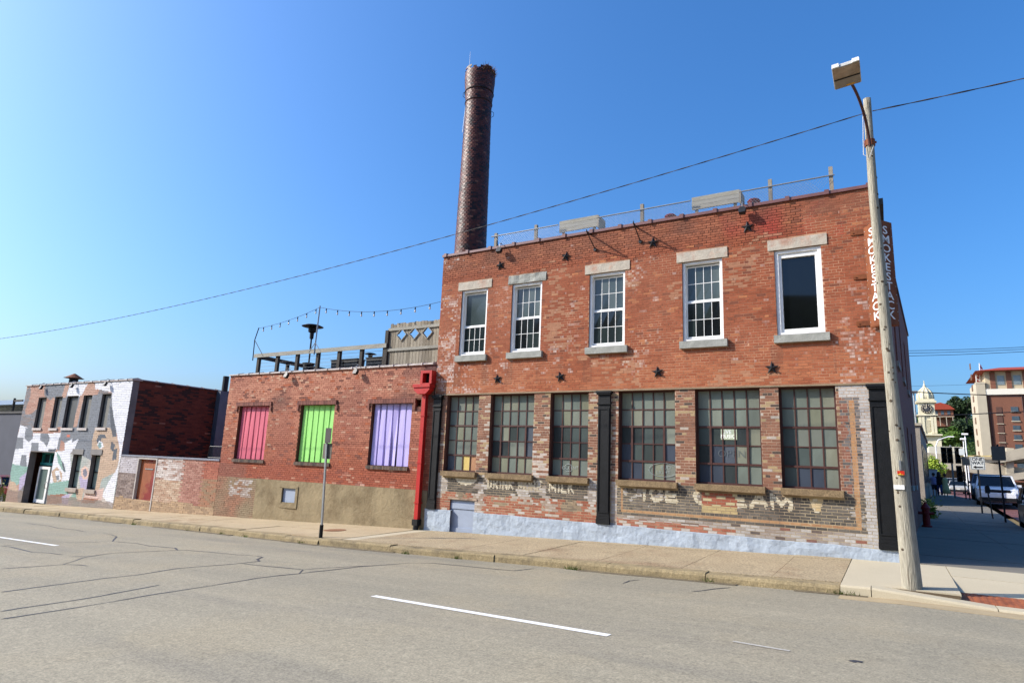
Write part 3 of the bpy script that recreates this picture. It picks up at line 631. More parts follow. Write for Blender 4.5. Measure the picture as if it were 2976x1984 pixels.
# shop windows
PC = [C(120,125,113), C(113,121,111), C(127,129,113), C(107,115,107), C(115,119,109), C(123,125,106)]
PD = [C(60,67,65), C(74,83,80), C(52,58,58)]; PB = [C(62,69,80), C(78,84,92)]
G_SH = {c: glass('wired_pane_%d' % i, c, .3, .26, 1.6, .25) for i, c in enumerate(PC+PD+PB)}
G_YEL = mat('yellow_board', C(206,180,104), .6, .05); G_TAN = mat('tan_board', C(168,124,90), .7, .1)
dark_cells = {1: [(2,2),(3,2),(0,1),(1,1)], 2: [(0,2),(1,2),(2,2),(3,2),(0,1),(1,1),(2,1),(3,1)], 3: [(1,2),(2,2),(3,2),(1,1),(2,1),(3,1),(0,2)], 4: [(2,3),(1,2),(2,2),(3,2),(0,1),(0,2),(2,0)], 5: [(0,2),(0,1),(1,1),(0,0)]}
blue_cells = {0: [(0,0)], 1: [(4,1),(4,2)], 3: [(0,1),(4,1),(0,0),(1,0)], 4: [(0,0),(1,0),(1,1),(2,1)], 5: [(1,0),(2,0)]}
for wi, (a, b, nx) in enumerate(GW):
    wo = bpy.data.objects.new('shop_window', None); COL.objects.link(wo); wo.location = ((a+b)/2, .1, GZ0); put(wo, main)
    fr = MB(); Y = .155; t = .045
    for x0, x1, z0, z1 in ((a+.003,a+t,GZ0+.003,GZ1-.003),(b-t,b-.003,GZ0+.003,GZ1-.003),(a+t,b-t,GZ1-t,GZ1-.003),(a+t,b-t,GZ0+.003,GZ0+t)): fr.box(x0, x1, Y-.02, Y+.06, z0, z1)
    fr.build('frame', MAT['steel_brown'], wo)
    gx0, gx1, gz0, gz1 = a+t, b-t, GZ0+t, GZ1-t; mu = MB()
    for i in range(1, nx): xx = gx0+(gx1-gx0)*i/nx; mu.box(xx-.014, xx+.014, Y-.012, Y+.03, gz0, gz1)
    for k in range(1, 5):
        zz = gz0+(gz1-gz0)*k/5; hw = .024 if k in (1, 3) else .014; mu.box(gx0, gx1, Y-.016 if hw > .02 else Y-.009, Y+.028, zz-hw, zz+hw)
    if nx == 5:                                        # pivoting vent sash outline
        x0, x1 = gx0+(gx1-gx0)/5, gx0+(gx1-gx0)*4/5; z0, z1 = gz0+(gz1-gz0)/5, gz0+(gz1-gz0)*3/5
        for xx in (x0, x1): mu.box(xx-.026, xx+.026, Y-.022, Y+.02, z0, z1)
    mu.build('muntins', MAT['steel_brown'], wo)
    for i in range(nx):
        for k in range(5):
            c = random.choice(PC)
            if (i, k) in dark_cells.get(wi, []): c = random.choice(PD)
            if (i, k) in blue_cells.get(wi, []): c = random.choice(PB)
            m = G_SH[c]
            if wi == 0 and (i, k) == (2, 0): m = G_YEL
            if wi == 0 and (i, k) == (3, 0): m = G_TAN
            tt = [random.uniform(-.004, .004) for _ in range(4)]; x0, x1 = gx0+(gx1-gx0)*i/nx, gx0+(gx1-gx0)*(i+1)/nx; c0, c1 = gz0+(gz1-gz0)*k/5, gz0+(gz1-gz0)*(k+1)/5
            q = MB(); q.hexa([(x0,Y+.006+tt[0],c0),(x1,Y+.006+tt[1],c0),(x1,Y+.02,c0),(x0,Y+.02,c0),(x0,Y+.006+tt[2],c1),(x1,Y+.006+tt[3],c1),(x1,Y+.02,c1),(x0,Y+.02,c1)]); q.build('pane', m, wo)
    rough_block(a-.015, b+.055, -.125, .15, 1.215, GZ0-.001, .01).build('window_sill', MAT['agg_sill'], main)
    yy = Y-.006
    if wi == 4:                                        # paper notice behind the pane
        xc = gx0+(gx1-gx0)*.5; zc = gz0+(gz1-gz0)*.52
        q = MB(); q.box(xc-.19, xc+.19, yy, yy+.002, zc-.125, zc+.125); no = q.build('notice', mat('notice_paper', C(176,184,156), .8, .05), wo)
        mt = mat('notice_ink', C(236,238,226), .8, 0)
        text_obj('LIVE', .12, mt, frameM((xc-.05, yy-.003, zc+.055), (1,0,0), (0,0,1)), 'printed_word', wo, .0005, .004); text_obj('MUSIC', .12, mt, frameM((xc-.02, yy-.003, zc-.05), (1,0,0), (0,0,1)), 'printed_word', wo, .0005, .004)
        text_obj('OPEN', .25, mat('dim_neon_tube', C(98,106,108), .4, 0), frameM((xc+.05, yy-.003, gz0+(gz1-gz0)*.31), (1,0,0), (0,0,1)), 'neon_sign', wo, .0005, -.006)
    if wi == 3:
        mt = mat('dim_neon', C(150,162,162), .4, 0); xc = gx0+(gx1-gx0)*.78; zc = gz0+(gz1-gz0)*.11
        q = MB(); q.tube([(xc+.37*math.cos(k*math.pi/16), yy-.004, zc+.17*math.sin(k*math.pi/16)) for k in range(33)], .005, 4); q.build('neon_sign', mt, wo)
        text_obj('BUD', .13, mt, frameM((xc+.06, yy-.003, zc+.06), (1,0,.03), (0,0,1)), 'neon_word', wo, .0005, -.002); text_obj('LIGHT', .13, mt, frameM((xc-.0, yy-.003, zc-.06), (1,0,.03), (0,0,1)), 'neon_word', wo, .0005, -.002)
    if wi == 2:
        mt = mat('chalk_white', C(170,178,176), .6, 0); xc = gx0+(gx1-gx0)*.5; zc = gz0+(gz1-gz0)*.09
        q = MB(); q.tube([(xc-.05+.12*math.cos(.6+k*math.pi/16*1.6), yy-.004, zc+.1*math.sin(.6+k*math.pi/16*1.6)) for k in range(17)], .006, 4); q.build('neon_sign', mt, wo)
        text_obj('OCCENT', .12, mt, frameM((xc, yy-.003, zc), (1,0,.02), (0,0,1)), 'neon_word', wo, .0005, -.002)
# steel beam over the shop front, then cast-iron pilasters
q = MB(); q.box(XL+.02, XR-.02, -.03, .12, 3.662, 3.70); q.build('shopfront_beam', mat('grey_beam', C(140,122,98), .8, .2, 4, bump=.4), main)
for i, (p, q_) in enumerate(PIL):
    ps = MB(); ps.box(p, q_, -.075, .1, .42, 3.3); po = ps.build('pilaster', MAT['black_iron'], main)
    ps = MB(); ps.box(p-.012, q_+.012, -.10, .1, .22, .34); ps.box(p-.006, q_+.006, -.09, .1, .342, .418); ps.build('plinth', MAT['black_iron'], po)
    ps = MB(); ps.box(p-.02, q_+.02, -.11, .1, 3.302, 3.345); ps.box(p, q_, -.08, .1, 3.347, 3.56); ps.box(p-.03, q_+.03, -.13, .1, 3.562, 3.6); ps.box(p-.05, q_+.05, -.15, .1, 3.602, 3.658); ps.build('capital', MAT['black_iron'], po)
    ps = MB()
    for x0, x1, z0, z1 in ((p+.02,p+.045,.5,3.2),(q_-.045,q_-.02,.5,3.2),(p+.046,q_-.046,3.17,3.2),(p+.046,q_-.046,.5,.53)): ps.box(x0, x1, -.092, -.07, z0, z1)
    ps.build('moulding', MAT['black_iron'], po)
# pale blue foundation
fd = MB(); n = 90; xs_ = [XL-.06+(XR+.12-XL)*i/n for i in range(n+1)]
def fdz(x): return .215+.02*nz(x, 0, 1.1, 3)
for x0, x1 in zip(xs_, xs_[1:]):
    if x0 > -11.45 and x1 < -10.5: continue
    if x0 > -10.6 and len(fd.f) and not fd.f is None and x0-.2 < -10.5 and fd.v[-1][0] < -11: fd.build('foundation', MAT['blue_paint'], main, True); fd = MB()
    rows = 6; bt = lambda x: sw(x, 0)-.1
    for k in range(rows):
        def P(x, t): z = bt(x)+(fdz(x)-bt(x))*t; return (x, -.055-.028*nz(x, z, 2.2, 5)-.016*nz(x, z, 7, 2), z)
        fd.face([P(x0,k/rows),P(x1,k/rows),P(x1,(k+1)/rows),P(x0,(k+1)/rows)])
    fd.face([P(x0,1),P(x1,1),(x1,.05,fdz(x1)+.012),(x0,.05,fdz(x0)+.012)])
fd.build('foundation', MAT['blue_paint'], main, True)
q = MB(); q.box(XR+.062, XR+.10, -.05, .9, -.3, .2); q.build('corner_plinth', MAT['blue_paint'], main)
dr = MB(); dr.box(-11.42, -10.53, .06, .1, -.5, .54); dro = dr.build('hatch_door', MAT['blue_door'], main)
for z0, z1 in ((.28,.44), (-.42,-.26)):
    q = MB(); q.box(-11.41, -10.54, .035, .058, z0, z1); q.build('board', MAT['blue_door'], dro)
q = MB(); q.box(-11.5, -10.45, -.02, .1, .545, .60); q.build('hatch_lintel', MAT['mortar'], main)
# star anchor plates
def star(c, r, rot):
    b = MB(); P = []
    for k in range(10):
        a_ = math.pi/2+k*math.pi/5+rot; rr = r if k % 2 == 0 else r*.40; P.append((c[0]+rr*math.cos(a_), c[1], c[2]+rr*math.sin(a_)))
    ap = (c[0], c[1]-.055, c[2])
    for k in range(10): b.face([P[k], ap, P[(k+1)%10]])
    b.face(P); b.tube([(c[0],c[1]-.03,c[2]),(c[0],c[1]-.085,c[2])], .024, 6); return b
for x_, z_ in [(-10.02,7.66),(-7.77,7.63),(-5.16,7.66),(-2.72,7.70),(-9.94,4.11),(-7.85,4.10),(-5.04,4.12),(-2.28,4.11)]:
    star((x_, -.02, z_), random.uniform(.165, .18), random.uniform(-.25, .25)).build('star_anchor', MAT['dark_metal'], main)

# ================================================================== MIDDLE BUILDING
mid = thing('low_brick_building', 'single storey brick building with red, green and purple metal window panels', 'building', (-17.4, 4, -.7))
MX0, MX1, MZ = -22.65, -12.275, 4.66
MW = [(-21.84,-20.09), (-18.34,-16.62), (-14.87,-13.14)]; MZ0, MZ1 = 1.42, 3.44
mh_ = [(a, b, MZ0, MZ1) for a, b in MW] + [(-18.82,-18.12,-.05,.48), (-13.02,-12.78,3.33,3.55)]
mwf = wall_body(FRONT, MX0, MX1, -1.4, MZ, mh_, .3, MAT['mortar_dark'], 'front_wall', mid)
def mid_col(x, z, r):
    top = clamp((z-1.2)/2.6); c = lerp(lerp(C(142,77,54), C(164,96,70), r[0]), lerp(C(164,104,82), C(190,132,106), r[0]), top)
    if r[1] < .06: c = C(120,74,60)
    elif r[1] > .95: c = C(192,150,124)
    elif r[1] > .9: c = C(168,92,60)
    n = nz(x, z, .5, 4); c = lerp(c, C(146,90,76), clamp(n*1.2)*.7)
    if z < 1.5: c = lerp(c, C(148,72,52), .45*clamp((1.6-z)/.5))
    st = clamp(1.1-abs(z-3.62)/.5)*clamp(.3+1.3*nz(x, z, .9, 7)); c = lerp(c, C(92,62,56), st*.7)
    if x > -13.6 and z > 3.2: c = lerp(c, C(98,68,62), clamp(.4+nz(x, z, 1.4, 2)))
    if x < -21 and z < 1.2: c = lerp(c, C(128,84,70), .6)
    if z < .74: c = lerp(lerp(C(128,96,76), C(156,112,88), r[0]), C(140,124,98), clamp(.45+1.2*nz(x, z, 1.1, 14)))
    if z < .66 and z > .05 and -21.9 < x < -20.6 and r[2] > .2: c = lerp(C(184,176,168), C(150,130,116), r[0])
    e = nz(x, z*2, 1.3, 11)+.5*nz(x, z*2, 4, 3)
    if z < 1.15 and x > -16 and e > .35: c = lerp(c, C(204,176,158), clamp((e-.3)*2))
    return c
mbh = mh_ + [(a-.17, b+.17, 3.44, 3.60) for a, b in MW] + [(a-.02, b+.05, 1.29, 1.42) for a, b in MW] + [(-20.3, MX1, -2, .735)]
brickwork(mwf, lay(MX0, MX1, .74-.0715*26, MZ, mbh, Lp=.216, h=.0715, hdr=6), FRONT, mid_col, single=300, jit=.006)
st = MB(); n = 60; bz = lambda x: sw(x, 0)-.12
def stP(x, t):
    z = bz(x)+(.735-bz(x))*t; return (x, -.03-.012*nz(x, z, 1.5, 4)-.006*nz(x, z, 6, 1), z)
for i in range(n):
    x0, x1 = -20.3+(MX1+20.3)*i/n, -20.3+(MX1+20.3)*(i+1)/n
    for k in range(8):
        zc = stP((x0+x1)/2, (k+.5)/8)[2]
        if -18.86 < (x0+x1)/2 < -18.08 and -.08 < zc < .5: continue
        st.face([stP(x0,k/8),stP(x1,k/8),stP(x1,(k+1)/8),stP(x0,(k+1)/8)])
    st.face([stP(x0,1),stP(x1,1),(x1,.02,.738),(x0,.02,.738)])
st.build('stucco_base', MAT['stucco'], mid, True)
q = MB(); q.box(-18.819, -18.121, .02, .05, -.049, .479); q.build('vent_panel', MAT['blue_door'], mid)
q = MB(); q.box(-18.95, -18.82, -.05, .1, -.2, .5); q.box(-18.12, -18.0, -.05, .1, -.2, .5); q.box(-18.819, -18.121, -.05, .1, -.2, -.05); q.box(-18.95, -18.0, -.05, .1, .482, .56); q.build('vent_surround', MAT['stucco'], mid)
MCOL = [(C(202,94,112), 'faded red'), (C(148,214,110), 'bright green'), (C(182,170,224), 'pale purple')]
m_hood = mat('hood_brick', attr=True, rough=.85, var=.15, scale=8, bump=.4)
for wi, ((a, b), (pc, nm)) in enumerate(zip(MW, MCOL)):
    wo = bpy.data.objects.new('window', None); COL.objects.link(wo); wo.location = ((a+b)/2, .1, MZ0); put(wo, mid); wo['label'] = nm+' metal panel closing a window'
    pm = mat('painted_metal_panel_%d' % wi, pc, .55, .09, 1.5, bump=.12, bscale=4, stretch=(3,3,.4), spec=.4); q = MB(); q.box(a+.003, b-.003, .2, .22, MZ0, MZ1-.003); q.build('backing', mat('dark_backing_%d' % wi, C(40,20,30)), wo)
    n = 6; 
    for i in range(n):
        x0, x1 = a+.02+(b-a-.04)*i/n, a+.02+(b-a-.04)*(i+1)/n-.006
        if wi == 2 and i == 3: x1 -= .02
        tl = random.uniform(-.006, .006)+(.02 if wi == 2 and i == 3 else 0); ds = [.12, .11, .11, .12]; s_ = MB(); m_ = 3
        xs_ = [x0, x0+.02, x0+.03, x1-.03, x1-.02, x1]; dy = [.016, .014, 0, 0, .014, .016] if wi != 2 else [.026, .024, 0, 0, .024, .026] if i < 4 else [.016, .01, 0, 0, .01, .016]
        for k in range(len(xs_)-1):
            z1_ = MZ1-.01; z0_ = MZ0+.01
            s_.face([(xs_[k], .10+dy[k]+tl*2, z0_), (xs_[k+1], .10+dy[k+1]-tl, z0_), (xs_[k+1], .10+dy[k+1]+tl, z1_), (xs_[k], .10+dy[k]-tl, z1_)])
        s_.face([(x0,.14,MZ0+.01),(x0,.17,MZ0+.01),(x0,.17,MZ1-.01),(x0,.14,MZ1-.01)]); s_.build('panel_strip', pm, wo)
    hd = MB(); x = a-.165
    while x < b+.1: hd.box(x, x+.062, -.055-random.uniform(0,.006), .05, 3.445, 3.585, lerp(C(108,68,60), C(140,90,76), random.random())); x += .071
    for xx in (a-.165, b+.09):
        for k in range(3): hd.box(xx, xx+.075, -.052, .05, 3.445-.07*(k+1), 3.445-.07*k-.01, lerp(C(108,68,60), C(140,90,76), random.random()))
    hd.build('brick_hood', m_hood, wo)
    sl = MB(); x = a-.02
    while x < b+.03: sl.box(x, x+.058, -.06-random.uniform(0,.005), .1, 1.30, 1.412, lerp(C(66,58,54), C(112,92,78), random.random())); x += .066
    sl.build('brick_sill', m_hood, wo)
q = MB(); q.box(MX0, MX0+.3, .302, 14, -1.4, 4.65); q.build('side_wall', m_sidebrick, mid)
q = MB(); q.box(MX0, MX1-.01, 13.7, 14, -1.4, 4.64); q.build('back_wall', m_sidebrick, mid)
q = MB(); q.box(MX0+.31, MX1-.01, .302, 13.69, 4.45, 4.55); q.build('roof', MAT['flat_roof'], mid)
def tile_coping(parent, mp, a0, a1, z, step, m):
    a = a0
    while a < a1-.02:
        b = min(a+step, a1); q = MB(); pr = [(.06,z+.005),(-.36,z+.005),(-.36,z+.05),(-.15,z+.10),(.06,z+.05)]
        f = lambda t: (lambda p: mp(t, p[0], p[1])); q.prism(pr, f(a), f(b-.05))
        pr2 = [(.085,z-.005),(-.38,z-.005),(-.38,z+.07),(-.15,z+.125),(.085,z+.07)]; q.prism(pr2, f(b-.05), f(b-.003)); q.build('coping_tile', m, parent); a = b
tile_coping(mid, FRONT, MX0-.05, MX1-.06, MZ, .62, MAT['coping_tile'])

# red scupper box, hopper and downspout
ds = thing('downspout', 'bright red hopper and square downspout between the two brick buildings', 'downspout', (-12.5, -.1, -.45))
q = MB()
for x0, x1, z0, z1 in ((-12.69,-12.60,4.02,4.44),(-12.33,-12.24,4.02,4.44),(-12.599,-12.331,4.36,4.44),(-12.599,-12.331,4.0,4.04)): q.box(x0, x1, -.24, -.0, z0, z1)
q.build('scupper_box', MAT['red_paint'], ds)
q = MB(); q.box(-12.599, -12.331, -.06, -.03, 4.04, 4.36); q.build('scupper_opening', mat('dark_hole', C(14,12,12), .9), ds)
q = MB(); q.box(-12.90, -12.22, -.34, -.05, 3.90, 4.0); q.prism([(-12.87,3.9),(-12.25,3.9),(-12.25,3.82),(-12.40,3.69),(-12.70,3.69),(-12.87,3.82)], lambda p: (p[0], -.31, p[1]), lambda p: (p[0], -.06, p[1])); q.build('hopper', MAT['red_paint'], ds)
q = MB(); q.box(-12.60, -12.46, -.20, -.06, -.12, 3.68); q.build('pipe', MAT['red_paint'], ds)
for zz in (3.0, 1.55, .35):
    q = MB(); q.box(-12.62, -12.44, -.215, -.03, zz, zz+.035); q.build('strap', MAT['red_paint'], ds)
q = MB(); q.box(-12.63, -12.43, -.24, -.05, -.30, -.125); q.tube([(-12.53,-.15,-.3),(-12.53,-.17,-.46)], .09, 10); q.build('boot', MAT['black_iron'], ds)

# ================================================================== MURAL BUILDING
mur = thing('mural_building', 'two storey brick building with a large animal mural on its front', 'building', (-35, 4, -1.2))
UX0, UX1, UZT = -40.28, -29.8, 4.74
HW = [(-38.68,-37.78,2.5,4.09), (-36.90,-36.10,2.5,4.10), (-35.65,-34.52,2.52,4.10), (-34.02,-33.2,2.53,4.12), (-32.3,-31.48,2.55,4.15)]
LW = [(-34.05,-33.2,-.32,1.26), (-32.32,-31.53,-.3,1.28)]; DR = (-38.5,-35.9,-1.6,1.28)
uh = HW+LW+[DR]
c1 = lambda l: [(lambda p: (p.x, p.z))(at(x/3.1357, 1050+y/3.1357, 0)) for x, y in l]
SAL, GRY, WHT, TAN, DGR, TEA, LAV, BRN = C(182,146,128), C(122,126,132), C(222,222,226), C(188,162,138), C(86,92,100), C(134,168,156), C(174,164,190), C(150,104,82)
ART = [(GRY, c1([(420,220),(640,200),(620,330),(560,600),(500,600),(500,330),(430,330)])), (SAL, c1([(600,200),(640,200),(600,330),(560,330)])),
 (GRY, c1([(560,330),(1020,290),(1065,640),(1010,900),(830,900),(700,830),(540,700),(560,610)])), (WHT, c1([(640,190),(1230,120),(1020,1330),(930,1220),(1000,1080),(1080,950),(1092,800),(1062,640),(1022,420),(1022,280),(880,250),(850,300),(760,300),(720,320),(610,320)])),
 (SAL, c1([(815,175),(862,170),(872,260),(852,310),(745,310)])), (SAL, c1([(735,310),(770,300),(700,600),(660,600)])), (TAN, c1([(870,600),(990,600),(1055,640),(1082,760),(1085,900),(1050,1010),(930,1070),(900,1180),(820,1180),(835,860),(840,720)])),
 (DGR, c1([(1000,400),(1025,420),(1050,600),(1062,680),(1030,690),(1010,600)])), (DGR, c1([(1020,730),(1050,760),(1030,820),(1005,790)])), (DGR, c1([(1040,800),(1072,790),(1060,890),(1020,900)])),
 (DGR, c1([(880,720),(900,670),(950,660),(975,700),(930,700),(900,770)])), (WHT, c1([(885,760),(905,720),(935,735),(945,775),(915,800)])), (C(120,150,150), c1([(892,765),(905,735),(925,740),(925,780),(905,792)])),
 (WHT, c1([(185,580),(250,600),(310,690),(300,655),(555,650),(545,720),(520,800),(480,840),(270,830),(260,960),(100,960)])), (GRY, c1([(235,600),(300,630),(300,700),(265,735),(225,700)])), (GRY, c1([(372,655),(440,655),(455,700),(430,780),(400,740),(365,715)])),
 (GRY, c1([(150,690),(215,690),(210,790),(140,800)])), (GRY, c1([(290,740),(355,740),(350,830),(280,830)])), (DGR, c1([(440,800),(510,795),(505,840),(440,840)])), (GRY, c1([(200,850),(240,850),(245,960),(180,960)])), (GRY, c1([(540,690),(560,700),(540,810),(520,800)])),
 (WHT, c1([(590,745),(665,697),(655,740),(720,702),(680,800),(640,835),(590,830)])), (C(206,110,86), c1([(610,668),(640,665),(638,690),(608,690)])), (GRY, c1([(690,770),(830,760),(830,840),(680,840)])),
 (WHT, c1([(500,820),(640,810),(650,1060),(620,1150),(450,1160),(440,900)])), (TEA, c1([(515,820),(545,860),(590,960),(600,1000),(570,990),(530,920)])), (DGR, c1([(560,900),(585,930),(600,1010),(580,1000)])), (TAN, c1([(470,1000),(520,960),(570,1020),(560,1100),(490,1110)])), (WHT, c1([(500,1000),(540,990),(555,1070),(520,1095)])), (GRY, c1([(510,1040),(540,1030),(540,1080),(515,1080)])),
 (TEA, c1([(95,930),(255,960),(240,1080),(180,1110),(100,1160)])), (LAV, c1([(180,1060),(250,1000),(240,1100),(170,1190)])), (TAN, c1([(90,1090),(140,1100),(170,1190),(90,1180)])), (TEA, c1([(440,1110),(640,1080),(620,1210),(440,1215)])), (BRN, c1([(430,1215),(600,1205),(560,1290),(430,1300)])), (LAV, c1([(560,1230),(640,1200),(620,1300),(570,1300)])),
 (LAV, c1([(720,1040),(800,1060),(800,1180),(740,1190)])), (C(216,182,166), c1([(740,980),(770,950),(805,970),(815,1030),(790,1075),(755,1070),(738,1030)])), (C(120,120,132), c1([(757,990),(780,975),(797,1000),(795,1040),(775,1055),(758,1030)])), (TAN, c1([(690,1160),(770,1150),(740,1280),(690,1270)])), (TEA, c1([(620,1260),(690,1180),(700,1260)])), (C(206,178,166), c1([(770,1200),(950,1150),(930,1260),(760,1280)])), (BRN, c1([(760,1240),(900,1250),(860,1290),(740,1290)]))]
ART = [(c, p, min(q[0] for q in p), max(q[0] for q in p), min(q[1] for q in p), max(q[1] for q in p)) for c, p in ART]
def inpoly(p, x, y):
    r = False; n = len(p); j = n-1
    for i in range(n):
        if (p[i][1] > y) != (p[j][1] > y) and x < (p[j][0]-p[i][0])*(y-p[i][1])/(p[j][1]-p[i][1])+p[i][0]: r = not r
        j = i
    return r
def mur_col(x, z, r):
    c = lerp(SAL, C(168,120,102), clamp(r[0]*.7+.6*nz(x, z, .7, 2))) if nz(x, z, .8, 3) < .25 else lerp(GRY, C(132,120,116), r[0])
    if z < 1.3 and x > -35.9: c = lerp(C(196,186,176), C(158,168,162), clamp(.5+nz(x, z, 1.1, 6)))
    for cc, p, a0, a1, b0, b1 in ART:
        if a0 <= x <= a1 and b0 <= z <= b1 and inpoly(p, x, z): c = cc
    if z < -.75+.12*nz(x, z, 1.3, 8): c = lerp(c, C(128,112,100), .75)
    k = .92+.16*r[1]; return (c[0]*k, c[1]*k, c[2]*k)
uwf = wall_body(FRONT, UX0, UX1, -2.2, UZT, uh, .3, MAT['mortar_grey'], 'front_wall', mur)
brickwork(uwf, lay(UX0, UX1, -1.45, UZT, uh, Lp=.40, h=.082, j=.011), FRONT, mur_col, lambda x, z: (8, 2), jit=.004)
MSIDE = lambda a, d, z: Vector((UX1+d, a, z))
usw = wall_body(MSIDE, .302, 12., -2.2, UZT, [], .3, MAT['mortar_dark'], 'side_wall', mur)
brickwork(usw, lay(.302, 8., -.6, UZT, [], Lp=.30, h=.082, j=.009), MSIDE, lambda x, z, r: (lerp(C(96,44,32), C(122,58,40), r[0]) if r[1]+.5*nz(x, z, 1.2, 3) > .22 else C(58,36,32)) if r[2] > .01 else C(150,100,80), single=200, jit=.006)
q = MB(); q.box(UX0, UX0+.3, .302, 12, -2.2, 4.73); q.build('left_wall', m_sidebrick, mur)
q = MB(); q.box(UX0, UX1-.302, 11.7, 12.01, -2.2, 4.72); q.build('back_wall', m_sidebrick, mur)
q = MB(); q.box(UX0+.31, UX1-.31, .302, 11.69, 4.5, 4.6); q.build('roof', MAT['flat_roof'], mur)
tile_coping(mur, FRONT, UX0-.05, UX1+.08, UZT, .78, MAT['coping_tile'])
tile_coping(mur, lambda a, d, z: Vector((UX1+d, a, z)), .40, 12., UZT, .78, mat('dark_tile', C(96,72,68), .5, .2))
g_gry = glass('grey_screen', C(72,74,74), .5, .15); m_board = mat('grey_board', C(118,116,110), .8, .1)
for i, (a, b, z0, z1) in enumerate(HW):
    wo = bpy.data.objects.new('window', None); COL.objects.link(wo); wo.location = ((a+b)/2, .1, z0); put(wo, mur)
    q = MB(); q.box(a+.003, b-.003, .14, .16, z0, z1-.003); q.build('board', m_board if i != 2 else g_gry, wo)
    q = MB()
    for x0, x1, c0, c1_ in ((a+.003,a+.05,z0+.003,z1-.003),(b-.05,b-.003,z0+.003,z1-.003),(a+.05,b-.05,z1-.05,z1-.003)): q.box(x0, x1, .10, .139, c0, c1_)
    q.build('frame', MAT['dark_metal'], wo)
    q = MB(); q.box(a-.02, b+.06, -.06, .13, z0-.12, z0-.002); q.build('sill', mat('pale_sill', C(186,176,170), .8), wo)
for a, b, z0, z1 in LW:
    wo = bpy.data.objects.new('window', None); COL.objects.link(wo); wo.location = ((a+b)/2, .1, z0); put(wo, mur); zm = (z0+z1)/2
    for c0, c1_ in ((z0+.06, zm-.03), (zm+.03, z1-.06)):
        q = MB(); q.box(a+.06, b-.06, .2, .215, c0, c1_); q.build('pane', glass('curtained_pane', C(132,146,136), .2, .2), wo)
    q = MB()
    for x0, x1, e0, e1 in ((a+.003,a+.06,z0,z1-.003),(b-.06,b-.003,z0,z1-.003),(a+.06,b-.06,z1-.06,z1-.003),(a+.06,b-.06,zm-.03,zm+.03),(a+.06,b-.06,z0,z0+.06)): q.box(x0, x1, .17, .22, e0, e1)
    q.build('frame', MAT['black_iron'], wo)
    q = MB(); q.box(a-.08, b+.08, -.08, .16, z0-.17, z0-.002); q.build('sill', mat('painted_sill', C(160,146,134), .8), wo)
    q = MB(); q.box(a-.1, b+.1, -.035, .1, z1+.003, z1+.26); q.build('lintel', mat('grey_lintel', C(124,120,116), .8), wo)
# teal doorway, door stands back in its recess
m_teal = mat('teal_paint', C(36,120,118), .5, .08); do = bpy.data.objects.new('doorway', None); COL.objects.link(do); do.location = (-37, .3, -1.3); put(do, mur)
dz = gz(-37, 0)
q = MB(); q.box(-38.5, -35.9, .6, .64, dz-.1, 1.28); q.build('back_panel', mat('dark_teal', C(18,46,50), .6), do)
q = MB()
for x0, x1, z0, z1 in ((-38.3,-38.2,.75,1.25),(-37.5,-37.4,.75,1.25),(-36.7,-36.6,.75,1.25),(-38.4,-35.95,.62,.75),(-38.4,-35.95,1.18,1.27),(-36.95,-36.85,dz,.62),(-36.84,-35.95,-.42,-.34)): q.box(x0, x1, .5, .6, z0, z1)
q.build('frame', m_teal, do)
q = MB()
for x0, x1, z0, z1 in ((-38.15,-38.03,dz,.55),(-37.15,-36.98,dz,.55),(-38.03,-37.15,.42,.55),(-38.03,-37.15,dz,dz+.16)): q.box(x0, x1, .38, .46, z0, z1)
d2 = q.build('door', MAT['white'], do)
q = MB(); q.box(-38.03, -37.15, .41, .425, dz+.16, .42); q.build('door_glass', glass('door_glass', C(96,112,108), .15), do)
q = MB(); q.tube([(-37.06,.36,-.5),(-37.06,.30,-.45),(-37.06,.30,-.25),(-37.06,.36,-.2)], .02, 6); q.build('door_handle', MAT['galv'], do)
q = MB(); q.box(-36.84, -35.95, .52, .55, -.34, .62); q.build('side_light', glass('side_light', C(150,160,156), .2), do)
q = MB()
for i in range(11): q.box(-36.84+i*.08, -36.84+i*.08+.06, .50, .58, dz-.05, -.43)
q.build('corrugated_panel', MAT['galv'], do)
# side duct and flue cap on the mural building
du = thing('flue_duct', 'tall grey metal duct rising beside the dark side wall', 'duct', (-29.5, 4.5, -1))
q = MB(); q.box(-29.78, -29.45, 4.25, 4.75, -1, 4.75); q.build('casing', mat('grey_duct', C(96,102,112), .5, .15, 3, metal=.3), du)
q = MB(); q.tube([(-29.6,4.55,4.7),(-29.6,4.55,5.55)], .15, 12); q.build('pipe', MAT['dark_metal'], du)
vc = thing('roof_vent', 'conical rusty vent cap on the flat roof of the mural building', 'vent', (-42.1*.97, 3, 4.6))
vx = -39.4; vy = 1.6
vx = at(675/3.1357, 1050+150/3.1357, 1.6).x; q = MB(); q.tube([(vx,vy,4.55),(vx,vy,5.32)], .22, 14); q.build('pipe', MAT['dark_metal'], vc)
q = MB(); q.lathe([(.5,5.36),(.47,5.36),(.05,5.62),(.0,5.63)], (vx,vy,0), 18); q.build('cap', MAT['corten'], vc)
vc.location = (vx, vy, 4.6)
for ch in vc.children: ch.matrix_parent_inverse = worldm(vc).inverted()

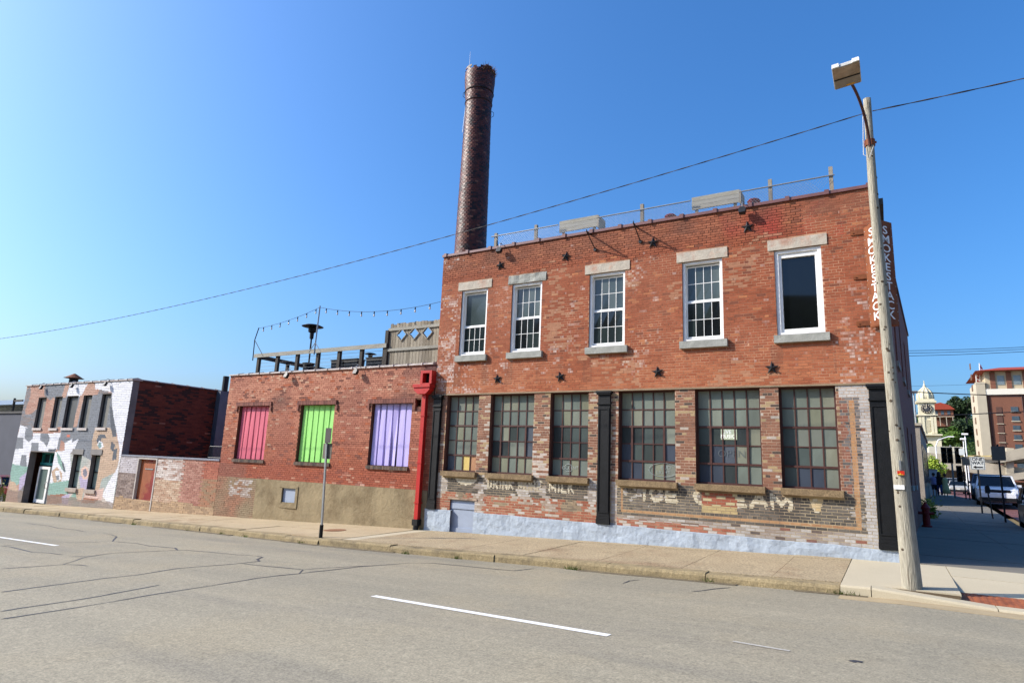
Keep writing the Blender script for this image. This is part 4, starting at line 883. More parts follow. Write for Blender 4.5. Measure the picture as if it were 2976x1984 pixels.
# ================================================================== LOW WALL between mural and middle building
lw = thing('yard_wall', 'low patched brick wall with a rusty red door between two buildings', 'wall', (-26.3, 0, -1))
LX0, LX1, LZ = UX1+.03, MX0-.01, 1.30
lh = [(-28.30,-26.95,-.5,1.22)]
lwf = wall_body(FRONT, LX0, LX1, -1.6, LZ, lh, .3, MAT['mortar'], 'wall', lw)
def low_col(x, z, r):
    if z < -.45+.1*nz(x, z, 1, 2): return lerp(C(178,150,118), C(150,126,100), r[0])
    if x < -28.3:
        return lerp(C(190,184,186), C(168,160,162), r[0]) if z > .62 else lerp(C(108,92,86), C(150,134,126), r[0])
    if x < -25.0: return lerp(C(204,194,186), C(150,116,100), r[0]*r[0]) if z > .45 else lerp(C(192,170,146), C(166,132,108), r[0])
    if x < -23.6: return lerp(C(146,98,84), C(172,128,112), r[0])
    return lerp(C(150,84,66), C(170,104,82), r[0]) if z > .6 else lerp(C(140,118,92), C(160,112,86), r[1])
brickwork(lwf, lay(LX0, LX1, -1.3, LZ, lh, Lp=.30, h=.082), FRONT, low_col, single=200, jit=.012)
q = MB(); q.box(LX0, LX1, -.04, .32, LZ+.002, LZ+.07); q.build('capstone', mat('grey_flashing', C(130,132,142), .5, .15), lw)
q = MB(); q.box(-28.29, -26.96, .1, .15, -.5, 1.21); d3 = q.build('door', mat('rusty_red_door', C(122,26,20), .65, .2, 2, bump=.3, col2=C(142,78,44), c2t=(.46,.56), c2s=.8), lw)
q = MB(); q.box(-27.9, -27.3, .085, .098, .78, .83); q.build('letter_slot', MAT['galv'], d3)
q = MB()
for x0, x1, z0, z1 in ((-28.36,-28.29,-.5,1.27),(-26.96,-26.88,-.9,1.27),(-28.29,-26.96,1.213,1.275)): q.box(x0, x1, -.025, .16, z0, z1)
q.build('door_frame', mat('door_frame_grey', C(176,168,160), .7), lw)
rl = thing('iron_railing', 'thin grey iron railing on top of the low wall by the red building', 'railing', (-23.2, .1, 1.36))
q = MB(); q.tube([(-23.62,.1,1.36),(-23.55,.1,1.86)], .022, 6); q.tube([(-23.55,.1,1.86),(-22.68,.1,1.86)], .014, 6); q.tube([(-23.6,.1,1.42),(-22.68,.1,1.42)], .014, 6); q.build('rail', MAT['dark_metal'], rl)
for i in range(9):
    q = MB(); q.tube([(-23.48+i*.095,.1,1.42),(-23.46+i*.095,.1,1.86)], .008, 5); q.build('baluster', MAT['dark_metal'], rl)

# ================================================================== CHIMNEY
chm = thing('brick_smokestack', 'tall round glazed brown brick smokestack behind the roof', 'chimney', (-17.62, 9, 4.5))
CX, CY = -17.62, 9.
def crad(z):
    if z < 20.2: return .96-.012*z*1.12
    if z < 21.6: return .687+.115*((z-20.2)/1.4)
    return .802
q = MB(); q.lathe([(crad(z)-.012, z) for z in [4.5+i*.5 for i in range(35)]+[21.95]], (CX, CY, 0), 40); shaft = q.build('shaft', MAT['mortar_dark'], chm, True)
h = .106; z = 7.4; k = 0; cb = []
while z < 22.15:
    r = crad(z); n = int(2*math.pi*r/.19)
    for i in range(n):
        if z > 21.98 and random.random() < .35+.3*math.sin(i): continue
        a0 = 2*math.pi*(i+.5*(k % 2))/n; cb.append((a0, 2*math.pi/n, z, k))
    z += h; k += 1
def cbrick(b, a0, da, z, k):
    j = .014/crad(z); a1 = a0+da-j; r0 = crad(z)+random.uniform(.0, .012); r1 = crad(z+h)+random.uniform(0, .012)
    c = lerp(C(62,28,21), C(98,46,32), random.random()); u = random.random()
    if u < .15: c = C(44,23,18)
    elif u > .95: c = C(122,74,54)
    P = lambda a, r, zz: (CX+r*math.cos(a), CY+r*math.sin(a), zz); am = (a0+a1)/2; t = random.uniform(-.0025, .0025)
    f = [P(a0,r0+t,z), P(a1,r0-t,z), P(a1,r1-t,z+h-.009), P(a0,r1+t,z+h-.009)]; g = [P(a0,r0-.04,z), P(a1,r0-.04,z), P(a1,r1-.04,z+h-.009), P(a0,r1-.04,z+h-.009)]
    b.face(f, c)
    for i in range(4): b.face([g[i], g[(i+1)%4], f[(i+1)%4], f[i]], c)
vw = Vector((CAM.x-CX, CAM.y-CY, 0)).normalized()
cb.sort(key=lambda t: -(vw.x*math.cos(t[0])+vw.y*math.sin(t[0]))+.0 if t[2] < 13.5 and t[2] > 9.2 else 5)
for t in cb[:300]:
    b = MB(); cbrick(b, *t); b.build('brick', MAT['glazed'], shaft)
b = MB()
for t in cb[300:]: cbrick(b, *t)
b.build('brickwork', MAT['glazed'], shaft, kind='stuff')
for zz in (20.3, 20.9):
    q = MB(); q.tube([(CX+(crad(zz)+.025)*math.cos(i*math.pi/20), CY+(crad(zz)+.025)*math.sin(i*math.pi/20), zz) for i in range(41)], .018, 5); q.build('iron_band', MAT['dark_metal'], chm)
for i, zz in enumerate((19.6, 20.6)):
    an = math.atan2(vw.y, vw.x)+(1.5 if i == 0 else -1.5); rr = crad(zz)
    q = MB(); q.tube([(CX+(rr+.02)*math.cos(an), CY+(rr+.02)*math.sin(an), zz), (CX+(rr+.13)*math.cos(an), CY+(rr+.13)*math.sin(an), zz+.08), (CX+(rr+.13)*math.cos(an), CY+(rr+.13)*math.sin(an), zz+.26), (CX+(rr+.02)*math.cos(an), CY+(rr+.02)*math.sin(an), zz+.34)], .014, 5); q.build('rung', MAT['dark_metal'], chm)
q = MB(); p0 = Vector((CX-.5, CY-.35, 21.6)); q.tube([p0-Vector((.1,.12,3)), p0, p0+Vector((0,0,1.8))], [.012,.012,.006], 5); q.build('lightning_rod', MAT['galv'], chm)
# reddish dead plants on the rim
pl = MB(); m_weed = mat('dead_rim_weed', C(150,86,58), .9, .3, 8, col2=C(96,92,48), c2t=(.45,.6), c2s=6)
for i in range(520):
    a = math.atan2(vw.y, vw.x)+random.uniform(.1, 1.5); r = random.uniform(.45, .82); p = Vector((CX+r*math.cos(a), CY+r*math.sin(a), 21.9+random.uniform(-.15, .25)))
    d = Vector((random.uniform(-.1,.28)*math.cos(a), random.uniform(-.1,.28)*math.sin(a), random.uniform(.05, .30))); s_ = d.cross(Vector((random.random()-.5, random.random()-.5, .2))).normalized()*random.uniform(.008,.018)
    pl.face([p-s_, p+s_, p+d])
wd = tag(pl.build('rim_weeds', m_weed), 'reddish dry weeds growing on the rim of the smokestack', 'plant')

# ================================================================== ROOF OF THE MAIN BUILDING
rfn = thing('rooftop_fence', 'chain link fence with weathered wooden posts along the main roof edge', 'fence', (-5.7, .5, 8.05))
PX = [(-10.56,8.97), (-9.08,9.01), (-5.64,9.06), (-2.22,9.10), (-.82,9.14)]
for x_, z_ in PX:
    q = MB(); q.box(x_-.045, x_+.045, .46, .55, 8.05, z_); q.build('post', MAT['wood'], rfn)
    q = MB(); q.beam((x_,.5,8.78), (x_+.02,.95,8.06), .035, .035); q.build('brace', MAT['dark_metal'], rfn)
for a, b in ((-10.7,-8.28), (-7.0,-4.25), (-2.98,-.74)):
    q = MB(); q.tube([(a,.44,8.86+.004*(a+10)), (b,.44,8.86+.004*(b+10))], .02, 8); q.build('rail', MAT['galv'], rfn)
q = MB(); s_ = .075; x = -10.6
while x < -.78:
    for sg in (1, -1):
        zt = 8.84; zb = 8.3; dx = (zt-zb)*.9; x2 = x+sg*dx
        if -10.6 < x2 < -.78: q.beam((x,.42+.003*sg,zb), (x2,.42+.003*sg,zt), .005, .005)
    x += s_
q.build('chain_link', MAT['galv'], rfn, kind='stuff')
def bench(x0, x1, lab):
    t = thing('bench', lab, 'bench', ((x0+x1)/2, .85, 8.05), 'weathered benches on the roof')
    for k in range(3):
        q = MB(); z0 = 8.66+k*.122; q.box(x0, x1, .56+.0*k, .60, z0, z0+.115); q.build('back_plank', MAT['wood_h'], t)
    for k in range(3):
        q = MB(); q.box(x0, x1, .66+k*.14, .66+k*.14+.125, 8.49, 8.53); q.build('seat_plank', MAT['wood_h'], t)
    for xx in (x0+.08, x1-.16):
        q = MB(); q.box(xx, xx+.08, .601, .645, 8.05, 8.98); q.box(xx, xx+.08, .98, 1.06, 8.05, 8.488); q.box(xx, xx+.08, .646, 1.06, 8.40, 8.487); q.build('leg_frame', MAT['wood'], t)
    q = MB(); q.box(x1+.003, x1+.04, .56, 1.08, 8.62, 9.0); q.build('end_board', MAT['wood'], t)
    return t
bench(-8.30, -7.04, 'left weathered wooden bench above the roof edge'); bench(-4.25, -3.0, 'right weathered wooden bench above the roof edge')
for i, (u, v) in enumerate([(2188,578), (1945,623)]):          # red cushions behind the parapet
    p = at(u, v, .6); q = MB(); q.lathe([(.02,-.05),(.13,-.03),(.17,.02),(.13,.06),(.02,.075)], (p.x, .72, p.z-.04), 14); c = tag(q.build('cushion', mat('red_cloth_%d' % i, C(150,40,48), .9, .2)), ['red bundle of cloth behind the parapet right of the second bench', 'small red bundle behind the parapet left of the second bench'][i], 'cushion')
    q = MB(); q.tube([(p.x,.72,8.05),(p.x,.72,p.z-.08)], .07, 8); q.build('stand', MAT['dark_metal'], c)
# floodlights on short arms
def flood(x, z, zc, lab, first=[None]):
    y0 = -.0
    if first[0] is None:
        t = thing('floodlight', lab, 'floodlight', (x, 0, zc), 'wall floodlights under the copings'); z = zc-.24
        q = MB(); q.tube([(x,-.02,zc+.03),(x,-.10,zc+.05),(x,-.17,zc-.01),(x,-.18,zc-.12)], .014, 6); q.build('arm', MAT['galv'], t)
        M = Matrix.Translation((x,-.18,zc-.2)) @ Matrix.Rotation(R(-22), 4, 'X'); q = MB(); q.prism([(-.075,-.09),(.075,-.09),(.09,.02),(.05,.09),(-.05,.09),(-.09,.02)], lambda p: tuple(M @ Vector((p[0],-.055,p[1]))), lambda p: tuple(M @ Vector((p[0],.055,p[1])))); q.build('housing', MAT['dark_metal'], t)
        q = MB(); q.box(-.06, .06, .056, .062, -.075, .01, None, M); q.build('lens', m_darkglass, t)
        first[0] = t; return t
    return dup(first[0], (x, 0, zc), lab)
flood(at(1200+738/2.94, 600+360/2.94, -.18).x, 0, 8.30, 'floodlight under the left end of the main coping'); flood(at(1900+620/2.4125, 450+378/2.4125, -.18).x, 0, 8.30, 'floodlight under the right half of the main coping')
flood(at(600+730/3.1357, 850+745/3.1357, -.18).x, 0, 4.73, 'floodlight above the red and green panels'); flood(at(600+1362/3.1357, 850+710/3.1357, -.18).x, 0, 4.73, 'floodlight above the purple panel')
for u, v, lb in ((375,235,'leftmost floodlight on the mural building'), (655,215,'middle floodlight on the mural building'), (962,190,'rightmost floodlight on the mural building')): flood(at(u/3.1357, 1050+v/3.1357, -.18).x, 0, 4.80, lb)
# old iron sign brackets
for A, B, T, lb in (((-7.0,8.19), at(1730.6,726,0), (-6.88,-.55,8.08), 'left rusty iron bracket jutting from the top of the wall'), ((-5.63,8.19), at(1861.6,703,0), (-5.52,-.55,8.10), 'right rusty iron bracket jutting from the top of the wall')):
    t = thing('iron_bracket', lb, 'bracket', (A[0], 0, A[1]), 'old sign brackets')
    q = MB(); q.tube([(A[0],.0,A[1]), T], .02, 6); q.build('top_bar', MAT['dark_metal'], t)
    q = MB(); q.tube([(B.x,0,B.z), T], .017, 6); q.build('strut', MAT['dark_metal'], t)
    q = MB(); q.tube([(B.x,.01,B.z), (B.x,-.05,B.z)], .05, 8); q.build('foot', MAT['dark_metal'], t)
    q = MB(); q.tube([T, (T[0], T[1], T[2]+.05)], .016, 6); q.build('hook', MAT['dark_metal'], t)
# rusty wedge sign at the corner
sg = thing('blade_sign', 'tall rusty steel wedge sign with white letters stacked on the corner', 'sign', (.06, -.1, 4.9))
SA, SB, SCc = Vector((-.20,-.06,0)), Vector((.075,-.40,0)), Vector((.35,-.06,0)); SZ0, SZ1 = 4.93, 7.24
for (P, Q, lb) in ((SA, SB, 'left'), (SB, SCc, 'right')):
    d = (Q-P).normalized(); n = Vector((d.y, -d.x, 0))      # outward (towards the street)
    pn = MB(); 
    if lb == 'right': P = P+d*.014
    z1a, z1b = (SZ1, SZ1+.06) if lb == 'left' else (SZ1+.06, SZ1+.04)
    pn.hexa([(*P.xy,SZ0),(*Q.xy,SZ0),(*(Q-n*.012).xy,SZ0),(*(P-n*.012).xy,SZ0),(*P.xy,z1a),(*Q.xy,z1b),(*(Q-n*.012).xy,z1b),(*(P-n*.012).xy,z1a)]); pno = pn.build('face', MAT['corten'], sg)
    wl_ = (Q-P).length; hh = (SZ1-SZ0-.16)/10
    for i, ch in enumerate('SMOKESTACK'):
        text_obj(ch, hh*1.22, MAT['white'], frameM(P+(Q-P)*(.52 if lb == 'left' else .48)+n*.004+Vector((0,0,SZ1-.07-hh*(i+.5))), d, (0,0,1)) @ Matrix.Diagonal((1.25,1,1,1)), 'letter', pno, .002, .002)
    for i in range(12):
        zz = SZ0+.1+i*(SZ1-SZ0-.2)/11
        for s_ in (.025, wl_-.025):
            c = P+d*s_; q = MB(); q.lathe([(.012,0),(.009,.008),(.003,.011)], (0,0,0), 7, M=Matrix.Translation((c.x,c.y,zz)) @ n.to_track_quat('Z','Y').to_matrix().to_4x4()); q.build('rivet', MAT['galv'], pno)
q = MB(); q.prism([(SA.x,SA.y),(SB.x,SB.y),(SCc.x,SCc.y)], lambda p: (p[0],p[1]+.015,SZ0-.02), lambda p: (p[0],p[1]+.015,SZ0+.01)); q.build('bottom_plate', MAT['corten'], sg)
for zz in (7.17, 6.11, 5.03):
    q = MB(); q.box(-.47, -.19, -.03, -.008, zz-.05, zz+.06); q.tube([(-.42,-.03,zz),(-.42,-.045,zz)], .016, 8); q.build('bracket', MAT['corten'], sg)
    q = MB(); q.box(XR+.005, .34, -.075, -.05, zz-.05, zz+.06); q.build('bracket', MAT['corten'], sg)

# ================================================================== ROOF DECK ON THE MIDDLE BUILDING
dk = thing('deck_railing', 'dark timber deck railing with steel cables on the low roof', 'railing', (-18.8, 1, 4.55))
for xx in (-22.37,-21.2,-20.02,-18.85,-17.7,-16.55,-15.42):
    q = MB(); q.box(xx-.07, xx+.07, .95, 1.06, 4.55, 5.66); q.build('post', MAT['wood_dark'], dk)
q = MB(); q.box(-22.6, -15.3, .93, 1.09, 5.662, 5.72); q.box(-22.6, -15.3, .90, .928, 5.56, 5.72); q.build('top_rail', MAT['wood_h'], dk)
q = MB(); q.box(-22.6, -22.45, 1.1, 5.2, 5.55, 5.7); q.build('side_rail', MAT['wood_dark'], dk)
for yy in (2.6, 4.1, 5.1):
    q = MB(); q.box(-22.58, -22.47, yy-.06, yy+.06, 4.55, 5.548); q.build('post', MAT['wood_dark'], dk)
for k in range(6):
    q = MB(); zz = 4.75+k*.145; q.tube([(-22.4,1.0,zz),(-15.4,1.0,zz)], .005, 4); q.build('cable', MAT['galv'], dk)
fn = thing('wood_fence', 'weathered board fence with three diamond holes beside the tall wall', 'fence', (-14.2, 1, 4.55))
x = -15.24; DM = [-14.69, -14.11, -13.53]
def board(x0, x1):
    zt = 6.42+random.uniform(-.025, .025); zc = 6.0
    for c in DM:
        if x0-.19 < c < x1+.19:
            f = lambda x: max(0, .19-abs(x-c)*1.05)
            a, b = f(x0), f(x1); xs2 = [x0]+([c] if x0 < c < x1 else [])+[x1]
            up = [(xx, zc+f(xx)) for xx in xs2]; lo = [(xx, zc-f(xx)) for xx in xs2]
            q = MB(); q.prism([(x0,4.55)]+[(x1,4.55)]+lo[::-1], lambda p: (p[0],1.0,p[1]), lambda p: (p[0],1.022,p[1])); q.prism(up+[(x1,zt),(x0,zt)], lambda p: (p[0],1.0,p[1]), lambda p: (p[0],1.022,p[1])); return q
    q = MB(); m_ = (x1-x0)*.22; q.prism([(x0,4.55),(x1,4.55),(x1,zt-m_),(x1-m_,zt),(x0+m_,zt),(x0,zt-m_)], lambda p: (p[0],1.0,p[1]), lambda p: (p[0],1.022,p[1])); return q
while x < -12.36: board(x, x+.128).build('board', MAT['wood%d' % random.randrange(3)], fn); x += .140
for z0 in (6.17, 5.42):
    q = MB(); q.box(-15.3, -12.36, .955, .997, z0, z0+.10); q.build('rail', MAT['wood_h'], fn)
for c in DM:
    q = MB(); o = .23
    for (ax, az), (bx, bz) in (((-o,0),(0,-o)),((0,-o),(o,0)),((o,0),(0,o)),((0,o),(-o,0))): q.beam((c+ax,.985,6.0+az), (c+bx,.985,6.0+bz), .025, .045, up=(0,1,0))
    q.build('diamond_trim', MAT['wood_h'], fn)
q = MB(); q.box(-15.42, -15.28, .94, 1.08, 4.55, 6.2); q.build('post', MAT['wood_dark'], fn)
def heater(x, y, s, lab):
    t = thing('patio_heater', lab, 'patio heater', (x, y, 4.55), 'patio heaters on the deck'); z = lambda v: 4.55+v*s
    q = MB(); q.lathe([(.22*s,z(0)),(.22*s,z(.75)),(.27*s,z(.77)),(.27*s,z(.80)),(.2*s,z(.82))], (x,y,0), 18); q.build('base', MAT['dark_metal'], t, False)
    q = MB(); q.tube([(x,y,z(.8)),(x,y,z(1.85))], .035*s, 10); q.build('pole', MAT['dark_metal'], t)
    q = MB(); q.lathe([(.08*s,z(1.85)),(.09*s,z(2.1)),(.16*s,z(2.14)),(.17*s,z(2.3)),(.12*s,z(2.36))], (x,y,0), 18); q.build('burner', MAT['black_iron'], t)
    q = MB(); q.lathe([(.44*s,z(2.36)),(.45*s,z(2.37)),(.30*s,z(2.43)),(.1*s,z(2.47)),(.01,z(2.475))], (x,y,0), 24); q.build('reflector', MAT['dark_metal'], t, True)
heater(-20.15, 1.7, .98, 'tall black patio heater rising above the deck railing'); heater(at(600+1497/3.1357, 850+540/3.1357, 3.2).x, 3.2, .56, 'low black patio heater seen through the deck cables')
m_wick = mat('dark_wicker', C(70,68,66), .7, .4, 30, bump=.6, bscale=40)
for i, (a, b, lb) in enumerate(((-18.6,-17.95,'leftmost dark wicker planter behind the deck cables'), (-17.9,-17.2,'second dark wicker planter behind the deck cables'), (-16.75,-15.9,'rightmost dark wicker planter behind the deck cables'))):
    t = thing('planter', lb, 'planter', ((a+b)/2, 1.6, 4.55), 'wicker planters on the deck')
    q = MB(); q.prism([(a+.05,1.45),(b-.05,1.45),(b-.05,1.85),(a+.05,1.85)], lambda p: (p[0],p[1],4.55), lambda p: (a+(p[0]-a-.05)*(b-a)/(b-a-.1), p[1], 5.32)); q.build('box', m_wick, t)
    q = MB(); q.box(a-.02, b+.02, 1.42, 1.88, 5.322, 5.36); q.build('rim', MAT['dark_metal'], t)
# string lights
def bulbs(name, pts, n, lab, sag, support=None):
    t = thing(name, lab, 'string lights', pts[0])
    P, Q = Vector(pts[0]), Vector(pts[1]); pos = lambda s: P.lerp(Q, s)-Vector((0,0,sag*4*s*(1-s)))
    q = MB(); q.tube([pos(i/24) for i in range(25)], .008, 5); q.build('wire', MAT['cable'], t)
    mg = mat('bulb_glass_'+lab[:5], C(210,206,196), .1, .05, spec=.7)
    for i in range(n):
        p = pos((i+.6)/n); q = MB(); q.tube([p, p-Vector((0,0,.1))], .022, 6); s_ = q.build('socket', MAT['cable'], t)
        q = MB(); q.lathe([(.012,-.19),(.03,-.165),(.03,-.13),(.018,-.1)], p, 8); q.build('bulb', mg, t, True)
bulbs('string_lights', ((-22.63,1.,6.85), (-19.04,1.0,7.42)), 7, 'left run of string lights over the deck', .10); bulbs('string_lights', ((-19.04,1.0,7.42), (-12.28,.6,6.98)), 10, 'right run of string lights reaching the tall brick wall', .30)
t = thing('light_pole', 'thin bent steel pole holding string lights at the deck corner', 'pole', (-22.6, 1, 5.6)); q = MB(); q.tube([(-22.64,.9,5.45),(-22.74,.95,6.34),(-22.63,1,6.87)], .022, 6); q.build('shaft', MAT['dark_metal'], t); q = MB(); q.tube([(-22.74,.95,6.34),(-22.0,.9,5.6)], .014, 6); q.build('stay', MAT['dark_metal'], t)
t = thing('light_pole', 'straight grey pole holding string lights on the middle of the railing', 'pole', (-18.97, .93, 5.5)); q = MB(); q.tube([(-18.97,.89,5.5),(-19.04,1,7.48)], .028, 6); q.build('shaft', MAT['galv'], t); q = MB(); q.tube([(-18.98,.9,5.98),(-19.3,.9,5.6)], .014, 6); q.tube([(-18.98,.9,5.98),(-18.65,.9,5.6)], .014, 6); q.build('stay', MAT['galv'], t)

# ================================================================== UTILITY POLE AND STREET LAMP
up = thing('utility_pole', 'weathered grey wooden utility pole at the street corner', 'utility pole', (.145, -3.3, -.05))
PP = [(-1,.165),(0,.16),(1.5,.13),(3.9,.075),(5.8,.05),(6.7,.035),(7.7,.04),(8.7,.05)]
def polec(z):
    for (a, xa), (b, xb) in zip(PP, PP[1:]):
        if z <= b: return Vector((xa+(xb-xa)*(z-a)/(b-a), -3.3, z))
    return Vector((.05, -3.3, z))
def poler(z):
    T = [(-1,.15),(0,.146),(1,.128),(3,.100),(4,.091),(8.7,.064)]
    for (a, ra), (b, rb) in zip(T, T[1:]):
        if z <= b: return ra+(rb-ra)*(z-a)/(b-a)
    return .064
q = MB(); n = 20; rows = 70; base = 0
for i in range(rows+1):
    z = -.12+8.72*i/rows; c = polec(max(z, 0)); r = poler(z)
    for k in range(n):
        a = 2*math.pi*k/n; rr = r*(1+.045*noise.noise(Vector((math.cos(a)*2.2, math.sin(a)*2.2, z*.45)))+.02*noise.noise(Vector((math.cos(a)*7, math.sin(a)*7, z*.6)))); q.v.append((c.x+rr*math.cos(a), c.y+rr*math.sin(a), z))
for i in range(rows):
    for k in range(n): k2 = (k+1) % n; q.f.append((i*n+k, i*n+k2, (i+1)*n+k2, (i+1)*n+k)); q.c.append(None)
q.f.append(tuple(rows*n+k for k in range(n))); q.c.append(None); q.build('shaft', MAT['pole'], up, True)
kn = MB()
for i in range(34):
    z = random.uniform(.5, 8.3); a = random.uniform(-math.pi, 0); c = polec(z); r = poler(z); p = c+Vector((math.cos(a), math.sin(a), 0))*(r-.004); s_ = random.uniform(.012, .026)
    kn.lathe([(s_,-.0),(s_*.8,.009),(s_*.2,.012)], (0,0,0), 7, M=Matrix.Translation(p) @ Vector((math.cos(a), math.sin(a), 0)).to_track_quat('Z','Y').to_matrix().to_4x4())
kn.build('knots', mat('dark_knot', C(78,66,52), .9, .3, 9), up)
c = polec(7.70); q = MB(); q.lathe([(.085,-.06),(.088,-.06),(.088,.06),(.085,.06)], (c.x,c.y,c.z), 16); q.build('steel_band', MAT['corten'], up)
q = MB(); q.tube([(c.x-.09,c.y,c.z),(c.x+.11,c.y,c.z)], .02, 6); q.build('bolt', MAT['corten'], up)
q = MB(); q.tube([(polec(8.35).x-.08,-3.36,8.3),(polec(8.2).x-.09,-3.38,8.0),(polec(7.8).x-.10,-3.38,7.75),(polec(7.6).x-.11,-3.40,7.45),(polec(7.5).x-.02,-3.42,7.36),(polec(7.6).x+.06,-3.40,7.6)], .008, 5); q.build('loose_wire', mat('white_wire', C(186,184,180), .6), up)
p = at(2618, 1373, -3.42); q = MB(); q.box(p.x-.05, p.x+.05, p.y-.03, p.y+.02, p.z-.035, p.z+.03); q.build('reflector_tag', mat('red_yellow_tag', C(190,40,24), .5, .1, 30, col2=C(216,170,50), c2t=(.5,.55), c2s=14), up)
q = MB(); q.box(p.x-.02, p.x+.01, p.y-.02, p.y+.03, p.z+.04, p.z+.20); q.build('conduit_strap', MAT['galv'], up)
p = at(2613, 1415, -3.42); q = MB(); q.box(p.x-.075, p.x+.075, p.y-.015, p.y+.03, p.z-.035, p.z+.035); q.build('number_tag', MAT['white'], up)
sl = thing('street_lamp', 'grey box street lamp on a curved arm at the top of the wooden pole', 'street lamp', (.05, -3.4, 7.7))
hc = at(2380+400/4.356, 140+390/4.356, -4.95)
q = MB(); A = Vector((.04,-3.40,7.58)); B = Vector((.03,-3.5,7.95)); D = Vector((hc.x, -4.80, hc.z+.02)); pts = []
for i in range(17):
    t = i/16; pts.append(A*(1-t)**2*(1-t)+B*3*t*(1-t)**2+Vector((-.03,-3.95,8.22))*3*t*t*(1-t)+D*t**3)
q.tube(pts, .024, 8); q.build('arm', MAT['steel_brown'], sl)
hx = hc.x-.05; hz = hc.z+.03; M = Matrix.Translation((hx,-5.08,hz)) @ Matrix.Rotation(R(-5), 4, 'Y') @ Matrix.Rotation(R(-3), 4, 'X')
q = MB(); pr = [(.30,-.03),(.28,.015),(.15,.05),(-.24,.05),(-.28,.015),(-.28,-.03)]
q.prism(pr, lambda p: tuple(M @ Vector((-.20,p[0],p[1]))), lambda p: tuple(M @ Vector((.20,p[0],p[1])))); q.build('housing', mat('lamp_housing', C(196,194,188), .5, .1), sl)
q = MB(); q.box(-.19, .19, -.27, .02, -.042, -.032, None, M); q.build('lens', mat('lamp_lens', C(150,132,112), .2, .35, 6, spec=.6), sl)
q = MB(); q.box(-.185, .185, .04, .28, -.05, -.032, None, M); q.build('ballast_door', mat('ballast_door', C(136,128,116), .5, .1), sl)
q = MB(); q.box(-.19, .19, .02, .04, -.055, -.03, None, M); q.build('hinge', MAT['dark_metal'], sl)
for sx in (-.145, .145):
    q = MB(); q.box(sx-.05, sx+.05, -.30, -.278, -.028, .035, None, M); q.build('latch', MAT['white'], sl)
q = MB(); q.box(-.02, .1, .22, .25, -.054, -.051, None, M); q.build('sticker', mat('orange_sticker', C(206,150,40), .6, .1), sl)
def twisted(name, fn_, n, r, lab, tw=1.2):
    t = thing(name, lab, 'cable', fn_(0)); 
    for ph in (0, math.pi):
        q = MB(); pts = []
        for i in range(n+1):
            p = Vector(fn_(i/n)); a = i*tw+ph; pts.append(p+Vector((0, math.cos(a)*r*.9, math.sin(a)*r*.9)))
        q.tube(pts, r, 5); q.build('strand', MAT['rope'] if ph else MAT['cable'], t)
def cab(t):
    x = -.02-46*t; return (x, -3.38, 8.28+.1115*x+.00165*x*x)
twisted('overhead_cable', cab, 300, .0065, 'twisted black overhead cable crossing the sky to the left', 1.1)
twisted('overhead_cable', lambda t: (.12+14*t, -3.36-1.5*t, 8.30+.15*t-1.2*t*(1-t)), 80, .0075, 'twisted black overhead cable leaving the pole to the right', 1.1)
lp = thing('utility_pole', 'distant wooden pole with a crossarm far left behind the grey building', 'utility pole', at(42, 1150, 24)-Vector((0,0,6)))
p = at(42, 1165, 24); q = MB(); q.tube([(p.x,24,p.z-9),(p.x,24,p.z+.4)], [.2,.15], 8); q.build('shaft', MAT['wood_dark'], lp); q = MB(); q.box(p.x-.2, p.x+2.6, 23.9, 24.05, p.z-.1, p.z+.15); q.build('crossarm', MAT['wood_dark'], lp)
# street sign post, seen from behind
sp = thing('sign_post', 'grey steel sign post with two plates seen from behind', 'sign post', (-13.25, -3.25, -.5))
c3 = lambda x, y, Y: at(550+x/3.136, 1150+y/3.136, Y); Y = -3.25
b0 = Vector((-13.25, Y, sw(-13.25, Y))); tp_ = c3(1262, 300, Y)
q = MB(); q.tube([b0-Vector((0,0,.2)), b0+Vector((0,0,.32))], .05, 8); q.build('sleeve', MAT['black_iron'], sp)
q = MB(); q.beam(b0+Vector((0,0,.3)), Vector((tp_.x, Y, tp_.z)), .055, .04, up=(0,1,0)); q.build('post', MAT['galv'], sp)
a, b = c3(1250, 292, Y-.03), c3(1286, 430, Y-.03); q = MB(); q.box(a.x, b.x, Y-.045, Y-.03, b.z, a.z); q.build('plate', mat('dark_sign_back', C(74,70,66), .6, .15, 5, metal=.2), sp)
a, b = c3(1226, 432, Y+.04), c3(1292, 575, Y+.04); q = MB(); q.box(a.x, b.x, Y+.032, Y+.044, b.z, a.z); q.build('plate', MAT['sign_back'], sp)

